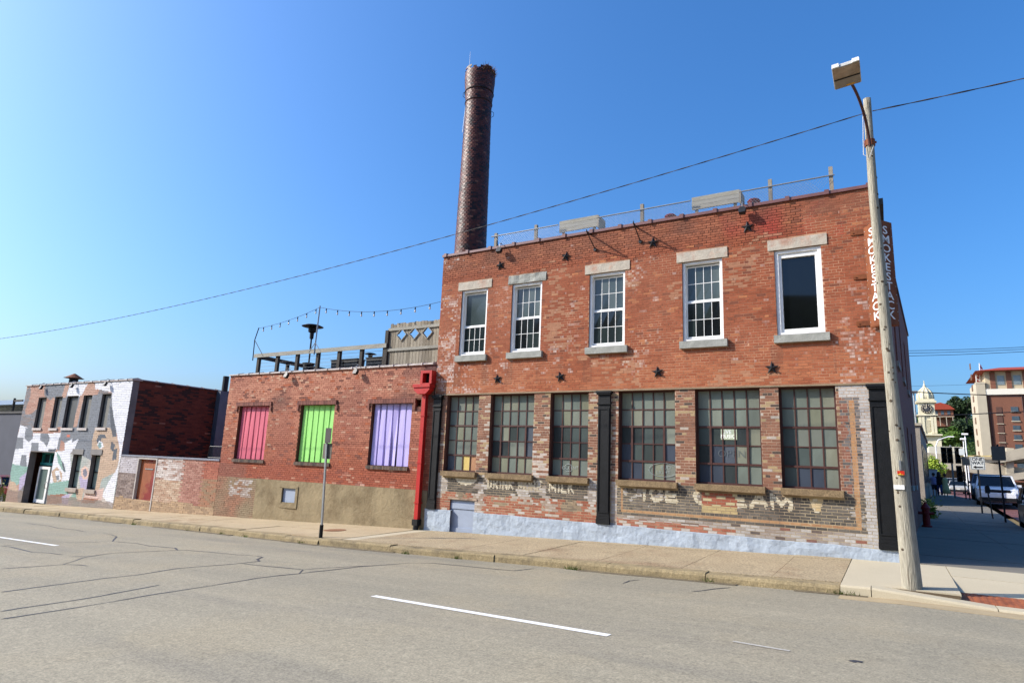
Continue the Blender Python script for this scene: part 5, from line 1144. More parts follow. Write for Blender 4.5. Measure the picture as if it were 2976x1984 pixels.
# ================================================================== VEHICLES
def carpaint(name, c): return mat(name, c, .28, .04, 1, spec=.6)
m_tyre = mat('tyre_rubber', C(26,26,27), .85, .15, 20); m_rim = mat('alloy_rim', C(150,152,156), .3, .1, metal=.8); m_glassc = glass('car_glass', C(16,20,24), .05)
m_lampg = mat('headlamp_glass', C(206,210,214), .12, .08, 20, spec=.7); m_blkpl = mat('black_trim', C(20,20,22), .55, .15); m_plate = mat('number_plate', C(214,214,206), .5, .05); m_redl = mat('tail_lamp', C(130,16,18), .25, .1)
def make_car(lab, loc, rotz, paint, kind='suv', cname='parked_car', cat='car', plate=True):
    Lc, Wc, Hc, belt, hood = {'suv': (4.9,1.96,1.76,1.10,1.08), 'sedan': (4.6,1.80,1.46,.92,.86)}[kind]
    t = thing(cname, lab, cat, (0,0,0)); hw = Wc/2
    # body: rings along the length (x forward); each ring a rounded section
    st = [(0,.80,.42,.74),(.02,.90,.34,hood-.16),(.06,.97,.28,hood-.05),(.14,1.,.24,hood),(.26,1.,.22,hood+.03),(.30,1.,.22,belt),(.6,1.,.22,belt),(.9,1.,.22,belt+.02),(.97,.96,.28,belt-.02),(1.,.88,.40,belt-.14)]
    b = MB(); n = 10
    for s_, wf_, zb, zt in st:
        x = Lc/2-Lc*s_; w_ = hw*wf_
        for (yy, zz) in ((-.88,zb),(-1,zb+.12),(-1.0,(zb+zt)/2+.04),(-.97,zt-.06),(-.86,zt),(.86,zt),(.97,zt-.06),(1.0,(zb+zt)/2+.04),(1,zb+.12),(.88,zb)): b.v.append((x, yy*w_, zz))
    for i in range(len(st)-1):
        for k in range(n): k2 = (k+1) % n; b.f.append((i*n+k, (i+1)*n+k, (i+1)*n+k2, i*n+k2)); b.c.append(None)
    b.f.append(tuple(range(n))); b.c.append(None); b.f.append(tuple((len(st)-1)*n+k for k in range(n))[::-1]); b.c.append(None); b.build('body', paint, t, False)
    # glasshouse, roof, pillars
    xb0, xb1, xt0, xt1 = Lc/2-Lc*(.27 if kind == 'suv' else .29), Lc/2-Lc*(.97 if kind == 'suv' else .86), Lc/2-Lc*(.38 if kind == 'suv' else .43), Lc/2-Lc*(.92 if kind == 'suv' else .72)
    wb, wt = hw*.92, hw*.76; zt = Hc-.07; zb = belt-.01
    Bp = [(xb0,-wb,zb),(xb0,wb,zb),(xb1,wb,zb),(xb1,-wb,zb)]; Tp = [(xt0,-wt,zt),(xt0,wt,zt),(xt1,wt,zt),(xt1,-wt,zt)]
    for i, nm in enumerate(('windscreen','side_window','rear_window','side_window')):
        q = MB(); j = (i+1) % 4; q.face([Bp[i], Bp[j], Tp[j], Tp[i]]); c = [sum(Vector(p)[k] for p in (Bp[i],Bp[j],Tp[j],Tp[i]))/4 for k in range(3)]
        q.face([Vector(p)*.97+Vector((0,0,zb*.03)) for p in (Tp[i], Tp[j], Bp[j], Bp[i])]); q.build(nm, m_glassc, t)
    for i in range(4): MB().beam(Bp[i], Tp[i], .07, .07).build('pillar', paint, t)
    for sy in (-1, 1): xm = (xt0+xt1)/2; MB().beam((xm-.05,sy*wb*1.0,zb), (xm-.02,sy*wt*1.0,zt), .07, .04).build('pillar', paint, t)
    q = MB(); q.prism([(xt0+.06,0),(xt0-.25,.06),(xt1+.3,.07),(xt1-.06,0)], lambda p: (p[0],-wt-.02,zt-.01+p[1]*.6), lambda p: (p[0],wt+.02,zt-.01+p[1]*.6)); q.build('roof', paint, t)
    for sx in (Lc*.31, -Lc*.30):
        for sy in (-1, 1):
            r = .37 if kind == 'suv' else .32; M = Matrix.Translation((sx, sy*(hw-.10), r)) @ Matrix.Rotation(R(90), 4, 'X')
            q = MB(); q.lathe([(r*.62,-.1),(r*.95,-.11),(r,-.06),(r,.06),(r*.95,.11),(r*.62,.1)], (0,0,0), 20, M=M); wo = q.build('wheel', m_tyre, t)
            q = MB(); q.lathe([(r*.6,-.115),(r*.2,-.09),(r*.2,.09),(r*.6,.115)], (0,0,0), 12, M=M); q.build('rim', m_rim, wo)
    f = Lc/2
    for sy in (-1, 1):
        q = MB(); y0, y1 = sorted((sy*hw*.62, sy*hw*.9)); q.hexa([(f-.16,y0,hood-.34),(f-.06,y0,hood-.34),(f-.06,y1,hood-.34),(f-.30,y1,hood-.34),(f-.16,y0,hood-.14),(f-.075,y0,hood-.14),(f-.075,y1,hood-.14),(f-.30,y1,hood-.14)] if sy > 0 else [(f-.30,y0,hood-.34),(f-.06,y0,hood-.34),(f-.06,y1,hood-.34),(f-.16,y1,hood-.34),(f-.30,y0,hood-.14),(f-.075,y0,hood-.14),(f-.075,y1,hood-.14),(f-.16,y1,hood-.14)]); q.build('headlight', m_lampg, t)
        q = MB(); q.box(-f+.02, -f+.12, y0, y1, belt-.45, belt-.15); q.build('tail_light', m_redl, t)
        q = MB(); q.box(xb0-.22, xb0-.05, sy*hw*1.0-.02 if sy > 0 else -hw-.16, hw+.16 if sy > 0 else -hw+.02, belt-.02, belt+.13); q.build('mirror', paint, t)
    q = MB(); q.box(f-.08, f-.015, -hw*.58, hw*.58, hood-.36, hood-.15); q.build('grille', m_blkpl, t)
    q = MB(); q.box(f-.2, f+.02, -hw*.86, hw*.86, .30, .50); q.build('bumper', m_blkpl, t)
    if plate: q = MB(); q.box(f+.022, f+.03, -.16, .16, .50, .60); q.build('number_plate', m_plate, t)
    t.location = loc; t.rotation_euler = (0, 0, rotz); return t
fwd = R(-94.5)                                               # nose towards the camera
def gc(u, y, w_=0): p = at(u, 1440, y); return (p.x+w_, y, gz(5.5, y)-.12)
make_car('white SUV parked nose on behind the parking meter', (*gc(2896, 31.2)[:2], gz(5, 30)-.07), fwd, carpaint('white_car_paint', C(216,218,222)))
make_car('dark blue SUV parked behind the white SUV', (*gc(2876, 38.)[:2], gz(5, 38)-.05), fwd, carpaint('blue_car_paint', C(34,50,72)))
make_car('dark car cut off by the right edge of the photo', (at(2944, 1450, 15).x+1.52, 17.5, gz(6, 17)-.125), fwd, carpaint('dark_car_paint', C(24,28,34)))
make_car('silver sedan parked down the side street', (gc(2788, 68)[0], 68., gz(5, 68)-.11), fwd, carpaint('silver_car_paint', C(168,166,160)), 'sedan')
make_car('white car half hidden behind the silver sedan', (gc(2776, 76)[0], 76., gz(5, 76)-.11), fwd, carpaint('white_car_paint_far', C(206,206,204)))
p = at(0, 1380, 4.5); make_car('dark red car at the left edge beside the mural building', (p.x+1.2, 4.6, gz(-50, 0)-.55), R(6), carpaint('red_car_paint', C(110,18,24)))

# ================================================================== PEOPLE (walking away down the side street)
def person(loc, lab, h, top, legs, skin, hair, dress=False, long_hair=False, ph=0.):
    s = h/1.75; o = thing('person', lab, 'person', (0,0,0), 'people walking on the sidewalk')
    J = [(0,0,.93),(0,0,1.15),(0,0,1.40),(0,0,1.50),(0,.01,1.60),(0,.015,1.70)]; E = [(0,1),(1,2),(2,3),(3,4),(4,5)]; Rr = [.15,.135,.15,.06,.085,.075]
    def add(p, r, par): J.append(p); Rr.append(r); E.append((par, len(J)-1)); return len(J)-1
    for sg_ in (-1, 1):
        st_ = sg_*.16*math.cos(ph); a = add((sg_*.09,0,.88), .10, 0); a = add((sg_*.10,st_*.6,.50), .066, a); a = add((sg_*.10,st_*1.0-.05,.09), .042, a); add((sg_*.11,st_+.09,.03), .036, a)
        a = add((sg_*.19,0,1.40), .055, 2); a = add((sg_*.25,-st_*.5,1.12), .042, a); a = add((sg_*.26,-st_*.9+.05,.88), .034, a); add((sg_*.25,-st_*1.0+.07,.79), .03, a)
    me = bpy.data.meshes.new('body'); me.from_pydata([tuple(c*s for c in p) for p in J], E, []); b = bpy.data.objects.new('body', me); COL.objects.link(b); me.materials.append(skin); put(b, o)
    sk = b.modifiers.new('Skin', 'SKIN')
    for i, v in enumerate(me.skin_vertices[0].data): v.radius = (Rr[i]*s, Rr[i]*.8*s); v.use_root = (i == 0)
    b.modifiers.new('Sub', 'SUBSURF').levels = 1; b.modifiers['Sub'].render_levels = 1
    q = MB(); q.lathe([(.11,1.60),(.115,1.68),(.10,1.76),(.05,1.80),(.01,1.81)] if not long_hair else [(.14,1.38),(.13,1.5),(.118,1.66),(.105,1.76),(.05,1.80),(.01,1.81)], (0,-.015,0), 12, M=Matrix.Scale(s, 4)); q.build('hair', hair, o, True)
    if dress:
        q = MB(); q.lathe([(.33,.22),(.27,.6),(.20,.95),(.185,1.15),(.215,1.36),(.12,1.47)], (0,0,0), 14, M=Matrix.Scale(s, 4) @ Matrix.Diagonal((1,.8,1,1))); q.build('dress', top, o, True)
    else:
        q = MB(); q.lathe([(.205,.86),(.195,1.0),(.175,1.15),(.215,1.36),(.12,1.47)], (0,0,0), 14, M=Matrix.Scale(s, 4) @ Matrix.Diagonal((1,.78,1,1))); 
        for sg_ in (-1, 1): q.tube([(sg_*.17*s,0,1.42*s),(sg_*.225*s,-sg_*.03,1.22*s)], [.075*s,.065*s], 8)
        q.build('shirt', top, o, True)
        q = MB(); q.lathe([(.17,.80),(.185,.95),(.165,1.02)], (0,0,0), 12, M=Matrix.Scale(s, 4) @ Matrix.Diagonal((1,.8,1,1)))
        for sg_ in (-1, 1):
            st_ = sg_*.16*math.cos(ph); kn_ = .48 if legs[1] else .12
            pts = [(sg_*.09*s,0,.9*s),(sg_*.10*s,st_*.6*s,.50*s)] + ([] if legs[1] else [(sg_*.10*s,(st_-.05)*s,.12*s)]); q.tube(pts, [.115*s,.085*s]+([] if legs[1] else [.065*s]), 8)
        q.build('shorts' if legs[1] else 'jeans', legs[0], o, True)
    o.location = loc; return o
sk1 = mat('skin_tone', C(168,120,96), .6, .05); hr = mat('dark_hair', C(34,26,22), .6, .2); hr2 = mat('brown_hair', C(66,46,34), .6, .2)
yy = 42.
for u, lb, h_, top, legs, dr_, lh_, ph, hh_ in ((2717, 'person in a lavender shirt and dark shorts', 1.66, mat('lavender_shirt', C(150,140,178), .9), (mat('dark_shorts', C(38,36,42), .9), True), False, False, .3, hr), (2732, 'person with long dark hair in a black top and blue jeans', 1.74, mat('black_top', C(22,22,26), .9), (mat('blue_jeans', C(46,66,110), .9), False), False, True, 2.6, hr), (2749, 'person in a long pale yellow dress', 1.62, mat('yellow_dress', C(186,180,128), .9, .15, 12), None, True, False, .8, hr2)):
    p = at(u, 1430, yy); person((p.x, yy, gz(3, yy)), lb, h_, top, legs, sk1, hh_, dr_, lh_, ph)

# ================================================================== SIDE STREET FURNITURE
hy = thing('fire_hydrant', 'dark red fire hydrant in the shade beside the brick side wall', 'fire hydrant', (1.0, 13.1, 0)); m_hyd = mat('hydrant_paint', C(120,24,24), .5, .15)
q = MB(); q.lathe([(.17,.0),(.17,.06),(.12,.07),(.12,.62),(.15,.63),(.15,.70),(.11,.78),(.05,.84),(.05,.9)], (1.,13.1,.0), 16); q.build('barrel', m_hyd, hy)
for d in ((-1,0),(1,0),(0,-1)):
    q = MB(); q.tube([(1+d[0]*.1,13.1+d[1]*.1,.5),(1+d[0]*.24,13.1+d[1]*.24,.5)], .06, 10); q.tube([(1+d[0]*.2401,13.1+d[1]*.2401,.5),(1+d[0]*.27,13.1+d[1]*.27,.5)], .035, 6); q.build('outlet', m_hyd, hy)
def post_sign(x, y, h_, lab, plate, cat='sign', pm=None, r=.035):
    z = gz(x, y); t = thing('street_sign', lab, cat, (x, y, z)); q = MB(); q.beam((x,y,z-.15), (x,y,z+h_), r*2, r*1.4, up=(0,1,0)); q.build('post', MAT['dark_metal'], t)
    if plate:
        w_, hh, zc, m = plate; rr = .04; q = MB(); P = []
        for cx, cz, a0 in ((w_/2-rr,hh/2-rr,0),(-w_/2+rr,hh/2-rr,90),(-w_/2+rr,-hh/2+rr,180),(w_/2-rr,-hh/2+rr,270)):
            for k in range(4): a = R(a0+30*k); P.append((cx+rr*math.cos(a), cz+rr*math.sin(a)))
        q.prism(P, lambda p: (x+p[0], y-r-.012, z+zc+p[1]), lambda p: (x+p[0], y-r-.006, z+zc+p[1])); q.build('plate', m, t)
    return t
m_signw = mat('white_sign_face', C(220,222,216), .5, .03); m_ink = mat('black_sign_ink', C(16,16,18), .6, 0)
p = at(2921, 1500, 19.5); post_sign(p.x, 19.5, 3.35, 'square sign seen from behind on a dark post near the right edge', (.50,.62,2.95,MAT['sign_back']))
p = at(2852, 1460, 23.6); ow = post_sign(p.x, 23.6, 2.75, 'white ONE WAY sign with a left arrow on a thin post', (.60,.64,2.42,m_signw)); zc = gz(p.x, 23.6)+2.42; yy = 23.6-.054
text_obj('ONE', .21, m_ink, frameM((p.x,yy,zc+.19), (1,0,0), (0,0,1)), 'lettering', ow, .001, .002); text_obj('WAY', .21, m_ink, frameM((p.x,yy,zc+.01), (1,0,0), (0,0,1)), 'lettering', ow, .001, .002)
q = MB(); q.prism([(-.2,0),(-.08,.075),(-.08,.03),(.2,.03),(.2,-.03),(-.08,-.03),(-.08,-.075)], lambda s_: (p.x+s_[0],yy-.002,zc-.19+s_[1]), lambda s_: (p.x+s_[0],yy+.002,zc-.19+s_[1])); q.build('arrow', m_ink, ow)
q = MB(); 
for x0, x1, z0, z1 in ((-.27,.27,.285,.297),(-.27,.27,-.297,-.285),(-.27,-.26,-.284,.284),(.26,.27,-.284,.284)): q.box(p.x+x0, p.x+x1, yy-.002, yy+.002, zc+z0, zc+z1)
q.build('border', m_ink, ow)
p = at(2884, 1480, 21.); pmt = thing('parking_meter', 'parking meter on a leaning post in front of the white SUV', 'parking meter', (p.x, 21, gz(p.x, 21)))
z = gz(p.x, 21); q = MB(); q.tube([(p.x,21,z-.1),(p.x-.1,21,z+1.15)], .03, 8); q.build('post', MAT['dark_metal'], pmt)
q = MB(); q.prism([(-.085,0),(.085,0),(.095,.24),(.07,.33),(0,.37),(-.07,.33),(-.095,.24)], lambda s_: (p.x-.11+s_[0],20.92,z+1.12+s_[1]), lambda s_: (p.x-.11+s_[0],21.08,z+1.12+s_[1])); q.build('meter_head', MAT['dark_metal'], pmt)
p = at(2806, 1430, 36); post_sign(p.x, 36., 3.3, 'tall dark post with a small white tag behind the ONE WAY sign', (.30,.42,3.05,m_signw))
p = at(2817, 1430, 34); post_sign(p.x, 34., 2.9, 'dark post with a grey plate left of the ONE WAY sign', (.40,.55,2.4,MAT['sign_back']))
def signal(x, y, z, lab, rot=0., pole=True, heads=((0,0),), ph=None):
    t = thing('traffic_signal', lab, 'traffic light', (x, y, gz(3, y)))
    if pole: q = MB(); q.tube([(x+.25,y+.1,gz(3, y)-.1),(x+.25,y+.1,z+.7)], .06, 10); q.build('pole', MAT['galv'], t)
    for dx, dz in heads:
        q = MB(); q.box(x+dx-.16, x+dx+.16, y-.12, y+.12, z+dz-.55, z+dz+.55); q.build('head', MAT['black_iron'], t)
        for k in (-1, 0, 1):
            zz = z+dz+k*.35; q = MB(); M = Matrix.Translation((x+dx, y-.12, zz)) @ Matrix.Rotation(R(90), 4, 'X'); q.lathe([(.13,0),(.13,.2),(.12,.2),(.12,0)], (0,0,0), 12, M=M); q.build('visor', MAT['dark_metal'], t)
        q = MB(); q.beam((x+dx,y+.05,z+dz+.2), (x+.25,y+.1,z+dz+.2), .05, .05); q.build('bracket', MAT['galv'], t)
p = at(2752, 1322, 38); signal(p.x, 38., p.z, 'pair of black traffic light heads on a grey pole above the pedestrians', heads=((-.17,0),(.17,0),(.62,.0),(.62,-1.25)))
p = at(2676, 1281, 40); signal(p.x, 40., p.z, 'black traffic light heads beside the grey stone corner', heads=((0,0),(.15,-2.0)))
def lamppost(u, v, y, lab, arm=None, r=.09, base=None):
    p = at(u, v, y); t = thing('lamp_post', lab, 'lamp post', (p.x, y, gz(3, 50)-.1)); z0 = gz(3, 50)-.1; q = MB()
    if arm: 
        q.tube([(p.x,y,z0),(p.x,y,p.z-1.2),(p.x+.35,y,p.z-.35),(p.x+1.2,y,p.z),(p.x+arm,y,p.z+.1)], [r,r*.8,r*.7,r*.6,r*.5], 8); q.build('pole', MAT['white'], t); q = MB(); q.box(p.x+arm-.2, p.x+arm+.5, y-.15, y+.15, p.z+.04, p.z+.16); q.build('lamp_head', MAT['white'], t)
    else:
        q.tube([(p.x,y,z0),(p.x,y,p.z)], [r,r*.6], 8); q.build('pole', MAT['galv'] if base is None else base, t); q = MB(); q.box(p.x-.35, p.x+.35, y-.3, y+.3, p.z, p.z+.22); q.build('lamp_head', MAT['galv'] if base is None else base, t)
lamppost(2717, 1270, 85, 'white street lamp with a curved arm over the yellow tree', arm=1.6); lamppost(2655, 1142, 60, 'tall grey lamp post left of the clock tower', r=.13)
lamppost(2799, 1277, 100, 'shorter white lamp post in front of the wooded hill', base=MAT['white']); lamppost(2804, 1263, 95, 'taller white lamp post in front of the wooded hill', base=MAT['white'], r=.11)
# wires on the right
for (u0, v0, u1, v1, y, lab) in ((2640,1019,2990,1000,19,'upper of three thin wires right of the main building'), (2640,1026,2990,1006,19,'middle of three thin wires right of the main building'), (2640,1034,2990,1013,19,'lowest of three thin wires right of the main building'), (2640,1138,2990,1147,46,'thick wire passing the tower spire'), (2660,1210,2990,1190,46,'thick wire passing below the clock face'), (2645,1122,2990,1107,60,'faint thin wire above the spire')):
    A, B = at(u0, v0, y), at(u1+500, v1-(v0-v1)*500/(u1-u0), y); q = MB(); q.tube([A.lerp(B, i/10)-Vector((0,0,.12*4*(i/10)*(1-i/10))) for i in range(11)], .012 if 'thin' in lab else .04, 5); o = tag(q.build('overhead_wire', MAT['cable']), lab, 'wire', 'wires over the side street')
# foliage helper: leaf clumps through a volume
def leaves(n, sampler, size, flat=.5):
    b = MB()
    for _ in range(n):
        c = sampler()
        if c is None: continue
        a = random.uniform(.6, 1.4)*size; d = Vector((random.gauss(0,1), random.gauss(0,1), random.gauss(0,.6))).normalized(); e = d.cross(Vector((random.gauss(0,1), random.gauss(0,1), random.gauss(0,1)))).normalized()
        b.face([c-d*a, c-e*a*flat, c+d*a, c+e*a*flat])
    return b
def leafmat(name, c, c2): 
    m = mat(name, c, .7, .25, 3, col2=c2, c2t=(.42,.6), c2s=1.5); return m
def lumps(c, rad, k, sq=1.):
    L_ = []
    for _ in range(k):
        d = Vector((random.gauss(0,1), random.gauss(0,1), random.gauss(0,1))).normalized(); f = random.random()**.5
        L_.append((Vector((c[0]+d.x*rad[0]*f*.75, c[1]+d.y*rad[1]*f*.75, c[2]+d.z*rad[2]*f*.75)), random.uniform(.25,.5)*min(rad)*sq))
    def s_():
        p, r = random.choice(L_); d = Vector((random.gauss(0,1), random.gauss(0,1), random.gauss(0,1))).normalized()*r*random.uniform(.6,1.05); return p+d
    return s_
def tree(name, base, h_, rad, lab, cols, n=2600, size=.18, trunk=.12, k=16, low=.25, group=None):
    t = thing(name, lab, 'tree', base, group); b = Vector(base); q = MB(); q.tube([b-Vector((0,0,.2)), b+Vector((.1*h_*.1,0,h_*.4)), b+Vector((0,0,h_*.8))], [trunk, trunk*.7, trunk*.25], 8)
    for i in range(5):
        a = i*1.256; q.tube([b+Vector((0,0,h_*(.3+.06*i))), b+Vector((math.cos(a)*rad[0]*.6, math.sin(a)*rad[1]*.6, h_*(.5+.07*i)))], [trunk*.4, trunk*.12], 6)
    q.build('trunk', MAT['wood_dark'], t); c = (b.x, b.y, b.z+h_*(low+(1-low)/2)); leaves(n, lumps(c, (rad[0], rad[1], h_*(1-low)/2), k), size).build('crown', leafmat(name+'_leaf', *cols), t); return t
p = at(2719, 1400, 60); tree('young_tree', (p.x, 60, gz(3, 60)), 3.7, (1.25,1.2), 'small yellow green tree above the pedestrians', (C(150,166,50), C(112,140,44)), 2200, .13, .07)
# weeds at the back corner of the main building and the bush at the far left
for (c, n, hh, lab, nm) in (((1.28, 19.2, gz(1.2, 19)), 200, 1.1, 'tall green weeds at the back corner of the main building', 'weeds'), ((-45.2, -.1, gz(-45, 0)-.05), 900, 1.5, 'green bush with yellowish grass at the left edge', 'bush')):
    b = MB(); sp_ = .28 if nm == 'weeds' else 2.6
    for _ in range(n):
        p0 = Vector(c)+Vector((random.gauss(0,sp_*.5), random.gauss(0,sp_*.28), 0)); d = Vector((random.gauss(0,.22), random.gauss(0,.22), 1))*hh*random.uniform(.3,1.)
        for k in range(4 if nm == 'weeds' else 5):
            q0 = p0+d*(k/5+random.uniform(0,.2)); s_ = Vector((random.gauss(0,1), random.gauss(0,1), .3+random.random()*.7)).normalized()*random.uniform(.08,.2); e = s_.cross(Vector((random.gauss(0,1), random.gauss(0,1), 0))).normalized()*.03; b.face([q0, q0+s_*.5+e, q0+s_, q0+s_*.5-e])
        e = Vector((.006,.006,0)); b.face([p0-e, p0+e, p0+d])
    tag(b.build(nm, leafmat(nm+'_leaf', C(104,132,40), C(150,146,64))), lab, 'plant')

# ================================================================== FAR BUILDINGS ON THE RIGHT
def blockb(name, lab, x0, x1, y0, y1, z0, z1, m, cat='building'):
    t = thing(name, lab, cat, ((x0+x1)/2, (y0+y1)/2, z0)); q = MB(); q.box(x0, x1, y0, y1, z0, z1); q.build('wall', m, t); return t
m_st = mat('grey_stone_wall', C(150,140,126), .9, .15, 2, bump=.4); m_conc = mat('ramp_concrete', C(168,158,138), .9, .12, .5, bump=.2, col2=C(136,128,114), c2t=(.5,.65), c2s=.3)
cb_ = thing('corner_building', 'low grey stone building beyond the alley behind the brick side wall', 'building', (-6, 36, .3))
sx_ = lambda y, o=0: .03+.0556*y+o
def wedge(x0, y0, y1, z0, z1, o=0.): return MB().hexa([(x0,y0,z0),(sx_(y0,o),y0,z0),(sx_(y1,o),y1,z0),(x0,y1,z0),(x0,y0,z1),(sx_(y0,o),y0,z1),(sx_(y1,o),y1,z1),(x0,y1,z1)])
wedge(-14, 26.6, 46, -.4, 4.75).build('wall', m_st, cb_); wedge(-14.1, 26.5, 46.1, 4.752, 4.9, .1).build('parapet', m_conc, cb_)
for k in range(5):
    y0 = 28+k*3.6; q = MB().hexa([(sx_(y0,-.1),y0,1.6),(sx_(y0,.03),y0,1.6),(sx_(y0+1.3,.03),y0+1.3,1.6),(sx_(y0+1.3,-.1),y0+1.3,1.6),(sx_(y0,-.1),y0,3.8),(sx_(y0,.03),y0,3.8),(sx_(y0+1.3,.03),y0+1.3,3.8),(sx_(y0+1.3,-.1),y0+1.3,3.8)]); wq = q.build('window', m_darkglass, cb_)
    q = MB().hexa([(sx_(y0-.1,-.1),y0-.1,1.42),(sx_(y0-.1,.1),y0-.1,1.42),(sx_(y0+1.4,.1),y0+1.4,1.42),(sx_(y0+1.4,-.1),y0+1.4,1.42),(sx_(y0-.1,-.1),y0-.1,1.598),(sx_(y0-.1,.1),y0-.1,1.598),(sx_(y0+1.4,.1),y0+1.4,1.598),(sx_(y0+1.4,-.1),y0+1.4,1.598)]); q.build('sill', m_conc, wq)
p = at(2698, 1405, 46.5); q = MB(); q.box(2.1, 3.2, 46.6, 46.9, gz(2, 46)-.05, gz(2, 46)+2.0); bx = q.build('utility_cabinet', mat('pale_cabinet', C(176,182,186), .6, .06)); tag(bx, 'pale grey cabinet on the sidewalk left of the pedestrians', 'cabinet')
q = MB(); q.box(2.05, 3.25, 46.55, 46.95, gz(2, 46)+2.001, gz(2, 46)+2.06); q.build('lid', m_conc, bx)
# parking ramp
Yr = 112; A = at(2690, 1400, Yr); rp_ = thing('parking_ramp', 'concrete parking ramp with sloping decks behind the parked cars', 'parking ramp', (A.x, Yr, 0))
P = lambda u, v, y=Yr: at(u, v, y)
def slabr(u0, v0a, v0b, u1, v1a, v1b, y=Yr, d=8, m=m_conc, nm='deck', par=rp_):
    a, b, c, e = P(u0,v0a,y), P(u0,v0b,y), P(u1,v1a,y), P(u1,v1b,y); q = MB()
    q.hexa([(b.x,y,b.z),(e.x,y,e.z),(e.x,y+d,e.z),(b.x,y+d,b.z),(a.x,y,a.z),(c.x,y,c.z),(c.x,y+d,c.z),(a.x,y+d,a.z)]); return q.build(nm, m, par)
slabr(2672, 1313, 1352, 2790, 1322, 1356); slabr(2745, 1326, 1362, 3060, 1372, 1405, Yr-1.0, 9); slabr(2800, 1328, 1345, 3060, 1318, 1342, Yr-.5, 9)
slabr(2700, 1296, 1330, 2802, 1298, 1336, Yr+3, 12, mat('pale_parapet', C(184,178,160), .9, .08), 'parapet')
slabr(2670, 1352, 1420, 2850, 1370, 1420, Yr+6, 1, mat('ramp_back', C(120,114,102), .9, .1), 'back_wall'); slabr(2850, 1395, 1420, 3060, 1405, 1430, Yr+2, 1, m_conc, 'low_wall')
for u in (2925, 3000, 3060): slabr(u, 1300, 1420, u+22, 1302, 1420, Yr-2, 3, m_conc, 'column')
slabr(2905, 1315, 1345, 2985, 1297, 1330, Yr-2.6, 1.4, m_conc, 'beam'); slabr(2905, 1380, 1400, 2985, 1370, 1390, Yr-2.6, 1.4, m_conc, 'beam')
for u in (2790, 2830, 2880): slabr(u, 1324, 1328, u+60, 1322, 1326, Yr-1.2, .3, mat('tan_rail_%d' % u, C(196,176,120), .7), 'rail')
# brick hotel with a red tiled roof
Yh = 190; ht = thing('tall_brick_building', 'tall brown brick building with cream corner and red tiled roof', 'building', (P(2930,1330,Yh).x, Yh+10, 0))
TL, BL = P(2836,1112,Yh), P(2866,1330,Yh); XH0 = (TL.x+BL.x)/2-2.6; XH1 = XH0+46; ZH1 = P(2880,1147,Yh).z; ZH0 = -2
m_hb = mat('far_brick', C(122,80,62), .9, .08, .6, fine=.12, fscale=4); m_cream = mat('cream_stone', C(180,168,146), .85, .08, .5)
q = MB(); q.box(XH0+4.2, XH1, Yh, Yh+22, ZH0, ZH1); q.build('wall', m_hb, ht)
q = MB(); q.box(XH0+2.2, XH0+4.18, Yh-.6, Yh+14, ZH0, ZH1+3.4); q.build('corner_tower', m_cream, ht)
for k in range(11):
    q = MB(); q.box(XH0+2.05, XH0+2.197, Yh+6, Yh+8, 3+k*3.0, 4.6+k*3.0); q.build('window', mat('tower_window_%d' % k, C(110,84,66), .7), ht)
q = MB(); q.box(XH0+4.19, XH1+.1, Yh-.5, Yh+22.1, ZH1, ZH1+1.5); q.build('cornice', mat('white_cornice', C(220,212,196), .8, .05), ht)
q = MB(); q.box(XH0+4.4, XH1, Yh, Yh+21.9, ZH1+1.502, ZH1+6.2); tf = q.build('attic_wall', mat('attic_cream', C(182,166,138), .85, .08), ht)
for k in range(9):
    q = MB(); x0 = XH0+5.4+k*3.4; q.box(x0, x0+1.1, Yh-.25, Yh-.003, ZH1+1.6, ZH1+6.0); q.build('brick_pier', m_hb, ht)
    q = MB(); q.box(x0+1.5, x0+3.0, Yh-.12, Yh-.003, ZH1+2.6, ZH1+5.0); q.build('window', mat('attic_window_%d' % k, C(124,136,140), .3), ht)
ro = MB(); z0 = ZH1+6.2; a = (XH0+2.2, XH1+1.5, Yh-2.2, Yh+24); ro.face([(a[0],a[2],z0),(a[1],a[2],z0),(a[1],a[3],z0),(a[0],a[3],z0)][::-1]); rx = 6; zt = z0+1.5
ro.face([(a[0],a[2],z0),(a[1],a[2],z0),(a[1]-rx,a[2]+rx,zt),(a[0]+rx,a[2]+rx,zt)]); ro.face([(a[1],a[3],z0),(a[0],a[3],z0),(a[0]+rx,a[3]-rx,zt),(a[1]-rx,a[3]-rx,zt)]); ro.face([(a[0],a[3],z0),(a[0],a[2],z0),(a[0]+rx,a[2]+rx,zt),(a[0]+rx,a[3]-rx,zt)]); ro.face([(a[1],a[2],z0),(a[1],a[3],z0),(a[1]-rx,a[3]-rx,zt),(a[1]-rx,a[2]+rx,zt)]); ro.face([(a[0]+rx,a[2]+rx,zt),(a[1]-rx,a[2]+rx,zt),(a[1]-rx,a[3]-rx,zt),(a[0]+rx,a[3]-rx,zt)])
rt = ro.build('roof', mat('red_roof_tile', C(150,60,40), .8, .1, 2, bump=.4), ht)
wg = glass('hotel_pane', C(72,84,92), .15); fz = (ZH1-4)/8.6
for k in range(8):
    zz = ZH1-3.2-k*fz*.98
    for c, (dx, w_) in enumerate(((6.0,1.2),(9.1,1.5),(12.4,1.5),(15.6,1.5),(18.8,1.5),(22.0,1.5),(26.,1.5),(31.,1.5))):
        q = MB(); q.box(XH0+dx, XH0+dx+w_, Yh-.12, Yh-.004, zz-1.9 if c == 0 else zz-1.2, zz); wq = q.build('window', mat('brick_grille', C(92,64,54), .8) if c == 0 and k == 0 else (bpy.data.materials['brick_grille'] if c == 0 else wg), ht)
        q = MB(); q.box(XH0+dx-.15, XH0+dx+w_+.15, Yh-.25, Yh-.005, zz-1.45 if c else zz-2.1, zz-1.21 if c else zz-1.91); q.build('sill', m_cream, wq)
